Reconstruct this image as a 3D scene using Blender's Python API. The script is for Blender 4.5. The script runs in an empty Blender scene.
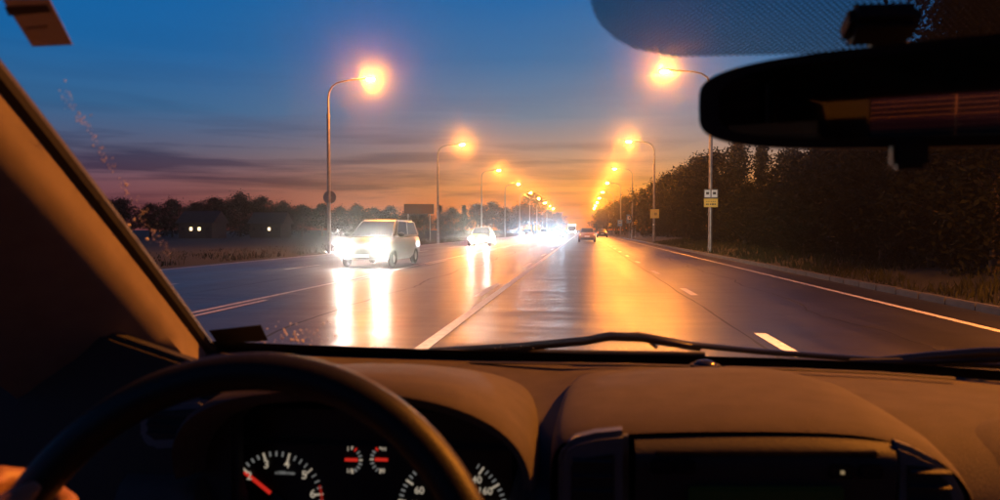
import bpy, bmesh, math, random
from mathutils import Vector, Matrix, noise
R = math.radians
PI = math.pi
rnd = random.Random(7)
SC = bpy.context.scene
COL = SC.collection

# ------------------------------------------------------------------ camera, world, exposure
EYE = Vector((0.0, 0.0, 1.25))
cam_d = bpy.data.cameras.new("camera")
cam_d.sensor_width = 36.0
cam_d.lens = 27.36                       # 760 px at a width of 1000
cam_d.clip_start = 0.02
cam_d.clip_end = 6000
cam_d.dof.use_dof = True
cam_d.dof.focus_distance = 40.0
cam_d.dof.aperture_fstop = 8.0
cam = bpy.data.objects.new("camera", cam_d)
COL.objects.link(cam)
cam.location = EYE
CAM_ROT = Matrix.Rotation(R(6.23), 4, 'Z') @ Matrix.Rotation(R(90 - 1.5), 4, 'X')
cam.rotation_euler = CAM_ROT.to_euler()
SC.camera = cam

SKY_STRENGTH = 0.80
LAMP_L = 7600.0
HEAD_L = 2500.0
OWN_BEAM = 14000.0
SODIUM = (1.0, 0.285, 0.022)
world = bpy.data.worlds.new("World")
SC.world = world
world.use_nodes = True
SC.view_settings.view_transform = 'Standard'
SC.view_settings.look = 'None'
SC.view_settings.exposure = 0.0
SC.view_settings.gamma = 1.0
SC.render.engine = 'CYCLES'
SC.cycles.use_denoising = True
SC.cycles.max_bounces = 8
SC.cycles.transparent_max_bounces = 12
SC.cycles.volume_bounces = 0
SC.cycles.sample_clamp_indirect = 4.0
SC.cycles.use_light_tree = True
SC.cycles.use_adaptive_sampling = False

def build_sky():
    nt = world.node_tree
    N, L = nt.nodes, nt.links
    N.clear()
    out = N.new('ShaderNodeOutputWorld')
    bg = N.new('ShaderNodeBackground')
    bg.inputs['Strength'].default_value = SKY_STRENGTH
    L.new(bg.outputs[0], out.inputs[0])
    tc = N.new('ShaderNodeTexCoord')
    sep = N.new('ShaderNodeSeparateXYZ')
    L.new(tc.outputs['Generated'], sep.inputs[0])
    def m(op, a, b=None, c=None):
        n = N.new('ShaderNodeMath'); n.operation = op
        for i, v in enumerate((a, b, c)):
            if v is None: continue
            if isinstance(v, (int, float)): n.inputs[i].default_value = v
            else: L.new(v, n.inputs[i])
        return n.outputs[0]
    def ramp(fac, stops):
        n = N.new('ShaderNodeValToRGB')
        el = n.color_ramp.elements
        while len(el) < len(stops): el.new(0.5)
        for e, (p, c) in zip(el, stops):
            e.position = p; e.color = (*c, 1)
        L.new(fac, n.inputs[0])
        return n.outputs[0]
    elev = m('MULTIPLY', m('ARCSINE', sep.outputs[2]), 180 / PI)      # degrees above the horizon
    az = m('MULTIPLY', m('ARCTAN2', sep.outputs[0], sep.outputs[1]), 180 / PI)   # 0 = along the road
    e = m('DIVIDE', m('MAXIMUM', elev, 0.0), 30.0)
    cool = ramp(e, [(0.0, (0.15, 0.040, 0.060)), (0.05, (0.175, 0.048, 0.072)), (0.11, (0.19, 0.078, 0.115)), (0.18, (0.105, 0.112, 0.195)),
                    (0.28, (0.040, 0.155, 0.345)), (0.42, (0.010, 0.150, 0.430)), (0.60, (0.003, 0.150, 0.470)), (1.0, (0.002, 0.032, 0.13))])
    warm = ramp(e, [(0.0, (1.05, 0.25, 0.020)), (0.05, (1.25, 0.35, 0.035)), (0.11, (1.08, 0.42, 0.085)), (0.18, (0.64, 0.37, 0.22)),
                    (0.28, (0.24, 0.30, 0.38)), (0.42, (0.070, 0.21, 0.43)), (0.60, (0.008, 0.165, 0.48)), (1.0, (0.003, 0.036, 0.14))])
    g = m('DIVIDE', m('SUBTRACT', az, 4.0), 21.0)
    w = m('EXPONENT', m('MULTIPLY', m('MULTIPLY', g, g), -1.0))
    mix = N.new('ShaderNodeMix'); mix.data_type = 'RGBA'
    L.new(w, mix.inputs[0]); L.new(cool, mix.inputs[6]); L.new(warm, mix.inputs[7])
    # thin bands of cloud low over the horizon, stretched along it
    cv = N.new('ShaderNodeCombineXYZ')
    L.new(m('MULTIPLY', az, 0.055), cv.inputs[0]); L.new(m('MULTIPLY', elev, 0.75), cv.inputs[1])
    nz = N.new('ShaderNodeTexNoise'); nz.inputs['Scale'].default_value = 1.0
    nz.inputs['Detail'].default_value = 5.0; nz.inputs['Roughness'].default_value = 0.55
    nz.inputs['Distortion'].default_value = 0.35
    L.new(cv.outputs[0], nz.inputs['Vector'])
    band = ramp(m('DIVIDE', m('MAXIMUM', elev, 0.0), 30.0), [(0.0, (0.9,)*3), (0.10, (1,)*3), (0.20, (0.85,)*3), (0.26, (0.22,)*3), (0.42, (0.07,)*3), (0.6, (0.04,)*3)])
    cm = ramp(nz.outputs[0], [(0.46, (0, 0, 0)), (0.60, (1, 1, 1))])
    cf = m('MULTIPLY', m('MULTIPLY', cm, band), m('SUBTRACT', 0.80, m('MULTIPLY', w, 0.38)))
    cl = N.new('ShaderNodeMix'); cl.data_type = 'RGBA'; cl.blend_type = 'MULTIPLY'
    cl.inputs[7].default_value = (0.20, 0.23, 0.40, 1)
    L.new(cf, cl.inputs[0]); L.new(mix.outputs[2], cl.inputs[6])
    # below the horizon the same dusk air, dim
    L.new(cl.outputs[2], bg.inputs['Color'])
build_sky()

# ------------------------------------------------------------------ pixel helper (1000 x 500 photograph)
RM = CAM_ROT.to_3x3()
def ray(px, py):
    return RM @ Vector(((px - 500) / 760.0, (250 - py) / 760.0, -1.0))
def at(px, py, Y):
    d = ray(px, py)
    return EYE + d * (Y / d.y)

# ------------------------------------------------------------------ materials
MATS = {}
def mat(name, col=(0.5,)*3, rough=0.6, metal=0.0, emit=None, estr=0.0, var=0.0, vscale=6.0, bump=0.0, bscale=80.0, spec=0.5, coat=0.0, rvar=0.0):
    if name in MATS: return MATS[name]
    m = bpy.data.materials.new(name); m.use_nodes = True
    nt = m.node_tree; N, L = nt.nodes, nt.links
    b = N['Principled BSDF']
    b.inputs['Base Color'].default_value = (*col, 1)
    b.inputs['Roughness'].default_value = rough
    b.inputs['Metallic'].default_value = metal
    b.inputs['Specular IOR Level'].default_value = spec
    b.inputs['Coat Weight'].default_value = coat
    if emit:
        b.inputs['Emission Color'].default_value = (*emit, 1)
        b.inputs['Emission Strength'].default_value = estr
    tc = N.new('ShaderNodeTexCoord')
    if var or rvar:
        nz = N.new('ShaderNodeTexNoise'); nz.inputs['Scale'].default_value = vscale; nz.inputs['Detail'].default_value = 6
        L.new(tc.outputs['Object'], nz.inputs['Vector'])
        if var:
            cr = N.new('ShaderNodeValToRGB')
            cr.color_ramp.elements[0].position = 0.3; cr.color_ramp.elements[1].position = 0.7
            cr.color_ramp.elements[0].color = (*[c * (1 - var) for c in col], 1)
            cr.color_ramp.elements[1].color = (*[min(1, c * (1 + var)) for c in col], 1)
            L.new(nz.outputs[0], cr.inputs[0]); L.new(cr.outputs[0], b.inputs['Base Color'])
        if rvar:
            mr = N.new('ShaderNodeMapRange')
            mr.inputs[1].default_value = 0.3; mr.inputs[2].default_value = 0.7
            mr.inputs[3].default_value = rough - rvar; mr.inputs[4].default_value = rough + rvar
            L.new(nz.outputs[0], mr.inputs[0]); L.new(mr.outputs[0], b.inputs['Roughness'])
    if bump:
        n2 = N.new('ShaderNodeTexNoise'); n2.inputs['Scale'].default_value = bscale; n2.inputs['Detail'].default_value = 3
        L.new(tc.outputs['Object'], n2.inputs['Vector'])
        bp = N.new('ShaderNodeBump'); bp.inputs['Strength'].default_value = bump; bp.inputs['Distance'].default_value = 0.01
        L.new(n2.outputs[0], bp.inputs['Height']); L.new(bp.outputs[0], b.inputs['Normal'])
    MATS[name] = m
    return m

# ------------------------------------------------------------------ mesh builder
class MB:
    def __init__(s): s.v, s.f = [], []
    def add(s, vs, fs):
        o = len(s.v); s.v += [tuple(v) for v in vs]; s.f += [tuple(i + o for i in f) for f in fs]; return s
    def box(s, c, h, rot=None):
        vs = []
        for x in (-1, 1):
            for y in (-1, 1):
                for z in (-1, 1):
                    p = Vector((x * h[0], y * h[1], z * h[2]))
                    if rot: p = rot @ p
                    vs.append(p + Vector(c))
        return s.add(vs, [(0, 1, 3, 2), (4, 6, 7, 5), (0, 4, 5, 1), (2, 3, 7, 6), (0, 2, 6, 4), (1, 5, 7, 3)])
    def loft(s, loops, closed=True, caps=True, flip=False):
        n = len(loops[0]); vs = [p for l in loops for p in l]; fs = []
        for i in range(len(loops) - 1):
            for j in range(n if closed else n - 1):
                k = (j + 1) % n
                q = (i * n + j, i * n + k, (i + 1) * n + k, (i + 1) * n + j)
                fs.append(q[::-1] if flip else q)
        if caps and closed:
            fs.append(tuple(range(n))[::-1] if not flip else tuple(range(n)))
            e = tuple((len(loops) - 1) * n + j for j in range(n))
            fs.append(e if not flip else e[::-1])
        return s.add(vs, fs)
    def tube(s, pts, rad, n=10, caps=True, flat=1.0):
        pts = [Vector(p) for p in pts]
        if not hasattr(rad, '__len__'): rad = [rad] * len(pts)
        loops = []; up = None
        for i, p in enumerate(pts):
            t = (pts[min(i + 1, len(pts) - 1)] - pts[max(i - 1, 0)]).normalized()
            if up is None:
                up = Vector((0, 0, 1)) if abs(t.z) < 0.9 else Vector((0, 1, 0))
            a = t.cross(up).normalized(); b = a.cross(t).normalized(); up = b
            loops.append([p + (a * math.cos(2 * PI * k / n) + b * flat * math.sin(2 * PI * k / n)) * rad[i] for k in range(n)])
        return s.loft(loops, True, caps, flip=True)
    def ring(s, c, ax, r, tr, n=48, k=10, squash=1.0):
        c, ax = Vector(c), Vector(ax).normalized()
        a = ax.orthogonal().normalized(); b = ax.cross(a)
        vs, fs = [], []
        for i in range(n):
            t = 2 * PI * i / n; d = a * math.cos(t) + b * math.sin(t)
            for j in range(k):
                q = 2 * PI * j / k
                vs.append(c + d * (r + tr * math.cos(q)) + ax * tr * squash * math.sin(q))
        for i in range(n):
            for j in range(k):
                fs.append((i * k + j, ((i + 1) % n) * k + j, ((i + 1) % n) * k + (j + 1) % k, i * k + (j + 1) % k))
        return s.add(vs, fs)
    def disc(s, c, ax, r, n=24, depth=0.0):
        c, ax = Vector(c), Vector(ax).normalized()
        a = ax.orthogonal().normalized(); b = ax.cross(a)
        l0 = [c + (a * math.cos(2 * PI * i / n) + b * math.sin(2 * PI * i / n)) * r for i in range(n)]
        if not depth: return s.add(l0, [tuple(range(n))])
        return s.loft([[p - ax * depth for p in l0], l0])
    def ellipsoid(s, c, r, n=16, k=10, zmin=-1.0, zmax=1.0):
        c = Vector(c); loops = []
        for i in range(k + 1):
            z = zmin + (zmax - zmin) * i / k
            z = max(-0.999, min(0.999, z)); q = math.sqrt(1 - z * z)
            loops.append([c + Vector((r[0] * q * math.cos(2 * PI * j / n), r[1] * q * math.sin(2 * PI * j / n), r[2] * z)) for j in range(n)])
        return s.loft(loops)
    def strip(s, A, B):
        n = len(A)
        return s.add(list(A) + list(B), [(i, i + 1, n + i + 1, n + i) for i in range(n - 1)])
    def grid(s, rows, flip=False):
        return s.loft(rows, closed=False, caps=False, flip=flip)
    def build(s, name, m=None, parent=None, smooth=35, bevel=0.0, bseg=2, recalc=True):
        me = bpy.data.meshes.new(name)
        me.from_pydata(s.v, [], s.f)
        if recalc or bevel:
            bm = bmesh.new(); bm.from_mesh(me)
            if bevel:
                bmesh.ops.remove_doubles(bm, verts=bm.verts, dist=1e-5)
                ed = [e for e in bm.edges if len(e.link_faces) == 2 and e.calc_face_angle(0) > R(25)]
                bmesh.ops.bevel(bm, geom=ed, offset=bevel, segments=bseg, affect='EDGES', clamp_overlap=True)
            if recalc: bmesh.ops.recalc_face_normals(bm, faces=bm.faces)
            bm.to_mesh(me); bm.free()
        me.validate()
        if smooth:
            me.polygons.foreach_set('use_smooth', [True] * len(me.polygons))
            me.set_sharp_from_angle(angle=R(smooth))
        return link(name, me, m, parent)

def link(name, me, m=None, parent=None):
    o = bpy.data.objects.new(name, me)
    COL.objects.link(o)
    if m:
        for q in (m if isinstance(m, (list, tuple)) else [m]): me.materials.append(q)
    if parent: o.parent = parent
    return o

def tag(o, label=None, cat=None, group=None, kind=None):
    if label: o['label'] = label
    if cat: o['category'] = cat
    if group: o['group'] = group
    if kind: o['kind'] = kind
    return o
def empty(name, loc=(0, 0, 0), rz=0.0, label=None, cat=None, group=None):
    o = bpy.data.objects.new(name, None); COL.objects.link(o)
    o.location = loc; o.rotation_euler = (0, 0, rz); o.empty_display_size = 0.2
    return tag(o, label, cat, group)
def copy_tree(o, parent=None):
    c = o.copy(); COL.objects.link(c); c.parent = parent
    for ch in list(o.children): copy_tree(ch, c)
    return c
def text(name, s, size, m, parent, M, depth=0.0004, font_scale=1.0):
    cu = bpy.data.curves.new(name, 'FONT'); cu.body = s; cu.size = size
    cu.align_x = 'CENTER'; cu.align_y = 'CENTER'; cu.extrude = depth; cu.offset = size * 0.012
    tmp = bpy.data.objects.new(name, cu); COL.objects.link(tmp)
    dg = bpy.context.evaluated_depsgraph_get()
    me = bpy.data.meshes.new_from_object(tmp.evaluated_get(dg))
    bpy.data.objects.remove(tmp); bpy.data.curves.remove(cu)
    me.transform(M)
    me.materials.clear()
    return link(name, me, m, parent)

# ------------------------------------------------------------------ setting: ground, road, verges
def ground_mat():
    m = bpy.data.materials.new('dry_field'); m.use_nodes = True
    nt = m.node_tree; N, L = nt.nodes, nt.links; b = N['Principled BSDF']; b.inputs['Roughness'].default_value = 0.95
    tc = N.new('ShaderNodeTexCoord'); nz = N.new('ShaderNodeTexNoise'); nz.inputs['Scale'].default_value = 0.15; nz.inputs['Detail'].default_value = 8
    L.new(tc.outputs['Object'], nz.inputs['Vector'])
    cr = N.new('ShaderNodeValToRGB'); cr.color_ramp.elements[0].color = (0.012, 0.015, 0.007, 1); cr.color_ramp.elements[1].color = (0.034, 0.032, 0.016, 1)
    L.new(nz.outputs[0], cr.inputs[0]); L.new(cr.outputs[0], b.inputs['Base Color'])
    return m
def asphalt_mat():
    m = bpy.data.materials.new('damp_asphalt'); m.use_nodes = True
    nt = m.node_tree; N, L = nt.nodes, nt.links; b = N['Principled BSDF']
    tc = N.new('ShaderNodeTexCoord')
    def noise_n(scale, detail, sx=1, sy=1, rough=0.6):
        mp = N.new('ShaderNodeMapping'); mp.inputs['Scale'].default_value = (sx, sy, 1)
        n = N.new('ShaderNodeTexNoise'); n.inputs['Scale'].default_value = scale; n.inputs['Detail'].default_value = detail; n.inputs['Roughness'].default_value = rough
        L.new(tc.outputs['Object'], mp.inputs[0]); L.new(mp.outputs[0], n.inputs['Vector']); return n.outputs[0]
    def ramp(f, stops):
        n = N.new('ShaderNodeValToRGB'); el = n.color_ramp.elements
        while len(el) < len(stops): el.new(0.5)
        for e, (p, c) in zip(el, stops): e.position = p; e.color = (*c, 1) if hasattr(c, '__len__') else (c, c, c, 1)
        L.new(f, n.inputs[0]); return n.outputs[0]
    tracks = noise_n(1.0, 4, 1.1, 0.035)            # long worn tracks along the lanes
    patch = noise_n(0.35, 6, 1.0, 0.5)
    grain = noise_n(60, 3)
    c1 = ramp(tracks, [(0.3, (0.030, 0.029, 0.031)), (0.7, (0.062, 0.059, 0.058))])
    mx = N.new('ShaderNodeMix'); mx.data_type = 'RGBA'; mx.blend_type = 'MULTIPLY'; mx.inputs[0].default_value = 0.8
    L.new(c1, mx.inputs[6]); L.new(ramp(patch, [(0.35, 0.65), (0.65, 1.15)]), mx.inputs[7])
    mx2 = N.new('ShaderNodeMix'); mx2.data_type = 'RGBA'; mx2.blend_type = 'MULTIPLY'; mx2.inputs[0].default_value = 0.7
    L.new(mx.outputs[2], mx2.inputs[6]); L.new(ramp(grain, [(0.3, 0.6), (0.7, 1.4)]), mx2.inputs[7])
    L.new(mx2.outputs[2], b.inputs['Base Color'])
    mm = N.new('ShaderNodeMath'); mm.operation = 'MULTIPLY_ADD'; mm.inputs[1].default_value = 0.5; 
    L.new(tracks, mm.inputs[0])
    pm = N.new('ShaderNodeMath'); pm.operation = 'MULTIPLY'; pm.inputs[1].default_value = 0.5
    L.new(patch, pm.inputs[0]); L.new(pm.outputs[0], mm.inputs[2])
    mr = N.new('ShaderNodeMapRange'); mr.interpolation_type = 'SMOOTHSTEP'
    for k_, v_ in ((1, 0.30), (2, 0.70), (3, 0.28), (4, 0.42)): mr.inputs[k_].default_value = v_
    L.new(mm.outputs[0], mr.inputs[0]); L.new(mr.outputs[0], b.inputs['Roughness'])
    b.inputs['Specular IOR Level'].default_value = 0.38
    bp = N.new('ShaderNodeBump'); bp.inputs['Strength'].default_value = 1.0; bp.inputs['Distance'].default_value = 0.0014
    L.new(grain, bp.inputs['Height'])
    bp2 = N.new('ShaderNodeBump'); bp2.inputs['Strength'].default_value = 1.0; bp2.inputs['Distance'].default_value = 0.045
    L.new(noise_n(0.8, 2, 0.45, 1.0), bp2.inputs['Height']); L.new(bp.outputs[0], bp2.inputs['Normal'])
    L.new(bp2.outputs[0], b.inputs['Normal'])
    return m
M_ASPHALT = asphalt_mat()
M_FIELD = ground_mat()
M_PAINT = mat('road_paint', (0.80, 0.78, 0.72), 0.7, var=0.18, vscale=9, bump=0.2, bscale=60)
M_CONC = mat('kerb_concrete', (0.12, 0.115, 0.105), 0.8, var=0.25, vscale=5, bump=0.3, bscale=40)
M_TAR = mat('tar_sealant', (0.015, 0.015, 0.016), 0.6)

me_ground = MB().add([(-3000, -400, -0.02), (3000, -400, -0.02), (3000, 5000, -0.02), (-3000, 5000, -0.02)], [(0, 1, 2, 3)])
tag(me_ground.build('ground', M_FIELD, smooth=0), kind='structure')
ROAD_L, ROAD_R = -13.5, 6.05
Y0, Y1 = -60.0, 900.0
road = MB().add([(ROAD_L, Y0, 0), (ROAD_R, Y0, 0), (ROAD_R, Y1, 0), (ROAD_L, Y1, 0)], [(0, 1, 2, 3)]).build('road', M_ASPHALT, smooth=0)
tag(road, kind='structure')
def line(name, x, w, y0, y1, z=0.004, m=None):
    return MB().add([(x - w / 2, y0, z), (x + w / 2, y0, z), (x + w / 2, y1, z), (x - w / 2, y1, z)], [(0, 1, 2, 3)]).build(name, m or M_PAINT, road, smooth=0)
def solid_line(x, w):
    line('solid_line', x, w, Y0, Y1)
solid_line(-1.69, 0.15); solid_line(-5.86, 0.12); solid_line(5.12, 0.13); solid_line(-13.1, 0.12)
def dashes(x, w, start, length, period, n):
    me = None
    for i in range(n):
        if me is None:
            o = line('lane_dash', x, w, 0, length); me = o.data
        else:
            o = bpy.data.objects.new('lane_dash', me); COL.objects.link(o); o.parent = road
        o.location.y = start + period * i
dashes(-1.97, 0.14, 14.1 - 11.2, 3.5, 11.2, 24)
dashes(2.13, 0.14, 7.7, 1.75, 7.15, 34)
dashes(-9.4, 0.13, 4.0, 3.2, 9.6, 26)
dashes(-5.62, 0.11, 8.0, 5.0, 9.0, 12)
def wander(name, x0, y0, y1, amp, w, z=0.0025):
    A, B = [], []
    n = int((y1 - y0) / 0.4)
    for i in range(n + 1):
        y = y0 + (y1 - y0) * i / n
        x = x0 + amp * noise.noise((y * 0.35, x0, 0)) + amp * 0.3 * noise.noise((y * 1.7, x0, 3))
        ww = w * (0.7 + 0.6 * noise.noise((y * 0.8, 7, x0)) )
        A.append((x - ww / 2, y, z)); B.append((x + ww / 2, y, z))
    MB().strip(A, B).build(name, M_TAR, road, smooth=0)
wander('tar_seam', 1.93, 5.0, 60, 0.05, 0.05)
wander('tar_seam', -3.75, 7.0, 90, 0.35, 0.06)
wander('tar_seam', -7.6, 10.0, 70, 0.25, 0.05)
wander('tar_seam', 3.6, 5.0, 40, 0.4, 0.035)
# right kerb: separate stones near, one run further away
kerb = tag(empty('kerb'), kind='structure')
kme = None
for i in range(70):
    if kme is None:
        o = MB().box((0, 0, 0.03), (0.075, 0.495, 0.09)).build('kerb_stone', M_CONC, kerb, bevel=0.018); kme = o.data
    else:
        o = bpy.data.objects.new('kerb_stone', kme); COL.objects.link(o); o.parent = kerb
    o.location = (6.125 + rnd.uniform(-.006, .006), 3 + i * 1.0, rnd.uniform(-.008, .008))
MB().box((6.125, 73 - .5 + 400, 0.03), (0.075, 400, 0.09)).build('kerb_run', M_CONC, kerb)
# verges
def verge(name, xs, zs, y0, y1, step, amp):
    rows = []
    ny = int((y1 - y0) / step)
    for i in range(ny + 1):
        y = y0 + (y1 - y0) * i / ny
        rows.append([(x, y, z + (amp * noise.noise((x * 0.5, y * 0.3, 2)) if k > 0 else 0)) for k, (x, z) in enumerate(zip(xs, zs))])
    return tag(MB().grid(rows).build(name, M_FIELD), kind='structure')
verge('verge_right', [6.2, 6.8, 7.6, 9.0, 11.0, 14, 22, 40], [0.09, 0.14, 0.25, 0.40, 0.5, 0.55, 0.55, -0.05], -20, 420, 2.0, 0.10)
verge('verge_left', [-13.5, -14.2, -15.5, -18, -24, -40], [-0.01, 0.05, 0.18, 0.22, 0.15, -0.05], -20, 420, 2.0, 0.10)

def grass(name, n, xr, yr, hr, zf, label):
    mb = MB()
    for _ in range(n):
        x = rnd.uniform(*xr); y = yr[0] + (yr[1] - yr[0]) * rnd.random() ** 1.6
        if noise.noise((x * 0.6, y * 0.4, 5)) < -0.25: continue
        h = rnd.uniform(*hr); a = rnd.uniform(0, 2 * PI); w = 0.012 + 0.0004 * y
        dx, dy = math.cos(a) * w, math.sin(a) * w; lx, ly = rnd.uniform(-.5, .5) * h, rnd.uniform(-.5, .5) * h
        z = zf(x)
        mb.add([(x - dx, y - dy, z), (x + dx, y + dy, z), (x + dx * .6 + lx * .4, y + dy * .6 + ly * .4, z + h * .6), (x + lx, y + ly, z + h)], [(0, 1, 2), (0, 2, 3)])
    o = mb.build(name, mat('grass_blades', (0.034, 0.036, 0.014), 0.9, spec=0.1, var=0.5, vscale=0.8), smooth=0, recalc=False)
    return tag(o, label, 'grass', kind='stuff')
def zr(x):
    xs, zs = [6.2, 6.8, 7.6, 9.0, 11.0, 14], [0.09, 0.14, 0.25, 0.40, 0.5, 0.55]
    for a, b, c, d in zip(xs, xs[1:], zs, zs[1:]):
        if x <= b: return c + (d - c) * (x - a) / (b - a) - 0.03
    return 0.5
grass('verge_grass', 26000, (6.25, 12.5), (5, 70), (0.06, 0.28), zr, 'short rough grass on the verge beyond the right kerb')
grass('verge_grass', 9000, (-19, -13.6), (14, 110), (0.08, 0.3), lambda x: 0.05, 'dim rough grass along the far left road edge')

# ------------------------------------------------------------------ trees
def leaf_mat():
    m = mat('leaf', (0.011, 0.013, 0.006), 0.9, var=0.55, vscale=1.4, spec=0.08)
    return m
M_LEAF = leaf_mat()
M_BARK = mat('bark', (0.06, 0.045, 0.032), 0.9, var=0.4, vscale=8, bump=0.6, bscale=25)
def tree_proto(seed, h, rx, clusters, per, leaf, low=0.25, pointy=0.0):
    r = random.Random(seed)
    tr = MB(); trunk_top = h * 0.72
    pts = [Vector((0, 0, -0.3))]
    for i in range(1, 6):
        pts.append(Vector((r.uniform(-.1, .1) * i * .3, r.uniform(-.1, .1) * i * .3, trunk_top * i / 5)))
    tr.tube(pts, [h * .028, h * .022, h * .018, h * .014, h * .010, h * .004], 8)
    cr = MB(); centres = []
    for k in range(15):
        z0 = r.uniform(low * 0.8, 0.65) * h; a = r.uniform(0, 2 * PI); L = rx * r.uniform(.5, .95) * (1 - pointy * max(0, (z0 / h - low)))
        p0 = Vector((0, 0, z0)); p1 = p0 + Vector((math.cos(a) * L * .55, math.sin(a) * L * .55, L * .35)); p2 = p0 + Vector((math.cos(a) * L, math.sin(a) * L, L * .55))
        tr.tube([p0, p1, p2], [h * .010, h * .006, h * .002], 5)
        centres += [p1, p2]
    for _ in range(clusters):
        if r.random() < 0.35:
            c = r.choice(centres) + Vector((r.gauss(0, .35), r.gauss(0, .35), r.gauss(0, .35))) * rx * .35
        else:
            t = r.random() ** 0.8; z = (low + (1 - low) * t) * h
            prof = math.sin(PI * min(1, (t * 0.86 + 0.14))) ** 0.6 * (1 - pointy * t)
            a = r.uniform(0, 2 * PI); q = math.sqrt(r.uniform(.12, 1)) * rx * prof
            lump = 0.72 + 0.55 * noise.noise((math.cos(a) * 1.6 + seed, math.sin(a) * 1.6, z * 3.2 / h))
            c = Vector((math.cos(a) * q * lump, math.sin(a) * q * lump, z))
        cs = rx * r.uniform(.07, .17)
        for _ in range(per):
            p = c + Vector((r.gauss(0, cs), r.gauss(0, cs), r.gauss(0, cs * .8)))
            n = Vector((r.gauss(0, 1), r.gauss(0, 1), r.gauss(0.4, 1))).normalized()
            a_ = n.orthogonal().normalized(); a_ = Matrix.Rotation(r.uniform(0, 6.28), 3, n) @ a_; b_ = n.cross(a_)
            s = leaf * r.uniform(.6, 1.3)
            cr.add([p - a_ * s, p - b_ * s * .5, p + a_ * s, p + b_ * s * .5], [(0, 1, 2, 3)])
    tm = tr.build('trunk', M_BARK, smooth=50); cm = cr.build('crown', M_LEAF, smooth=0, recalc=False)
    res = (tm.data, cm.data)
    bpy.data.objects.remove(tm); bpy.data.objects.remove(cm)
    return res
PROTO = [tree_proto(1, 10, 3.4, 330, 26, .16), tree_proto(2, 10, 2.7, 300, 26, .15, 0.2, .35), tree_proto(3, 10, 4.2, 380, 26, .17, 0.15),
         tree_proto(4, 10, 2.2, 260, 26, .15, 0.12, .75), tree_proto(5, 10, 5.0, 360, 26, .2, 0.06)]
def tree(kind, x, y, h, label, group, wide=1.0, z=0.0, name='tree'):
    e = empty(name, (x, y, z), rnd.uniform(0, 6.28), label, 'tree', group)
    s = h / 10.0
    e.scale = (s * wide, s * wide, s)
    for nm, me in zip(('trunk', 'crown'), PROTO[kind]):
        o = bpy.data.objects.new(nm, me); COL.objects.link(o); o.parent = e
    return e
ORD = ['first', 'second', 'third', 'fourth', 'fifth', 'sixth', 'seventh', 'eighth', 'ninth', 'tenth', 'eleventh', 'twelfth', 'thirteenth', 'fourteenth',
       'fifteenth', 'sixteenth', 'seventeenth', 'eighteenth', 'nineteenth', 'twentieth', 'twenty-first', 'twenty-second', 'twenty-third', 'twenty-fourth', 'twenty-fifth', 'twenty-sixth', 'twenty-seventh', 'twenty-eighth', 'twenty-ninth', 'thirtieth']
# left tree line: pixel column, top row, distance
LT = [(96, 196, 120, 4), (122, 200, 125, 2), (150, 205, 130, 0), (172, 201, 130, 4), (196, 204, 140, 0), (214, 199, 135, 2), (240, 195, 135, 4), (262, 198, 140, 0),
      (283, 203, 145, 4), (302, 206, 150, 2), (322, 205, 155, 0), (340, 208, 160, 4), (357, 206, 165, 4), (374, 209, 170, 2), (390, 207, 175, 0), (408, 211, 190, 4),
      (424, 212, 200, 2), (440, 206, 205, 3), (452, 209, 210, 4), (464, 206, 215, 3), (477, 205, 220, 2), (492, 203, 225, 0), (506, 209, 235, 4), (518, 207, 245, 2),
      (533, 194, 250, 0), (548, 211, 300, 4), (558, 213, 340, 2)]
for i, (px, py, d, k) in enumerate(LT):
    p = at(px, py, d)
    tree(k, p.x, p.y, p.z, f'dark {"conifer" if k == 3 else "tree"} in the left skyline, {ORD[i]} from the windscreen pillar' if i != 24 else
         'tall round-crowned tree standing above the skyline near the oncoming headlights', 'trees along the left skyline', 1.35 if k in (0, 2) else 1.15)
# right trees: pixel column, top row, distance
RT = [(1010, -60, 22, 0), (965, -10, 27, 1), (925, 60, 30, 2), (880, 100, 31, 4), (850, 128, 36, 0), (822, 140, 40, 1), (790, 158, 40, 2), (762, 150, 44, 3),
      (738, 146, 48, 1), (716, 158, 56, 0), (700, 162, 66, 0), (684, 172, 74, 2), (668, 178, 88, 0), (655, 188, 98, 4), (643, 192, 118, 3), (634, 196, 125, 3),
      (625, 200, 150, 4), (616, 204, 180, 0), (607, 208, 210, 2), (600, 211, 260, 4)]
for i, (px, py, d, k) in enumerate(RT):
    p = at(px, py, d)
    tree(k, p.x, p.y, p.z, f'dark roadside tree on the right verge, {ORD[i]} of its row counting from the right', 'trees beyond the right verge', 1.0, 0.3)
# lower shrubs closing the foot of the right tree row
SH = [(985, 17), (930, 20), (880, 23), (840, 27), (805, 31), (772, 35), (742, 42), (722, 50), (704, 60), (688, 72), (674, 84), (662, 98)]
for i, (px, d) in enumerate(SH):
    p = at(px, 230, d)
    tree(4, max(p.x, 8.6), d, 2.4 + 1.6 * rnd.random(), f'low dark shrub at the foot of the right trees, {ORD[i]} from the right', 'shrubs at the foot of the right trees', 1.15, 0.3, 'shrub')
for i, (px, d) in enumerate([(1010, 30), (960, 38), (905, 42), (860, 48), (815, 54), (780, 62), (750, 70), (724, 84)]):
    p = at(px, 230, d)
    tree([2, 4][i % 2], p.x, d, 3.6 + 1.2 * rnd.random(), f'dense dark tree in the second row behind the right trees, {ORD[i]} from the right', 'second row behind the right trees', 1.25, 0.3)

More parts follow.
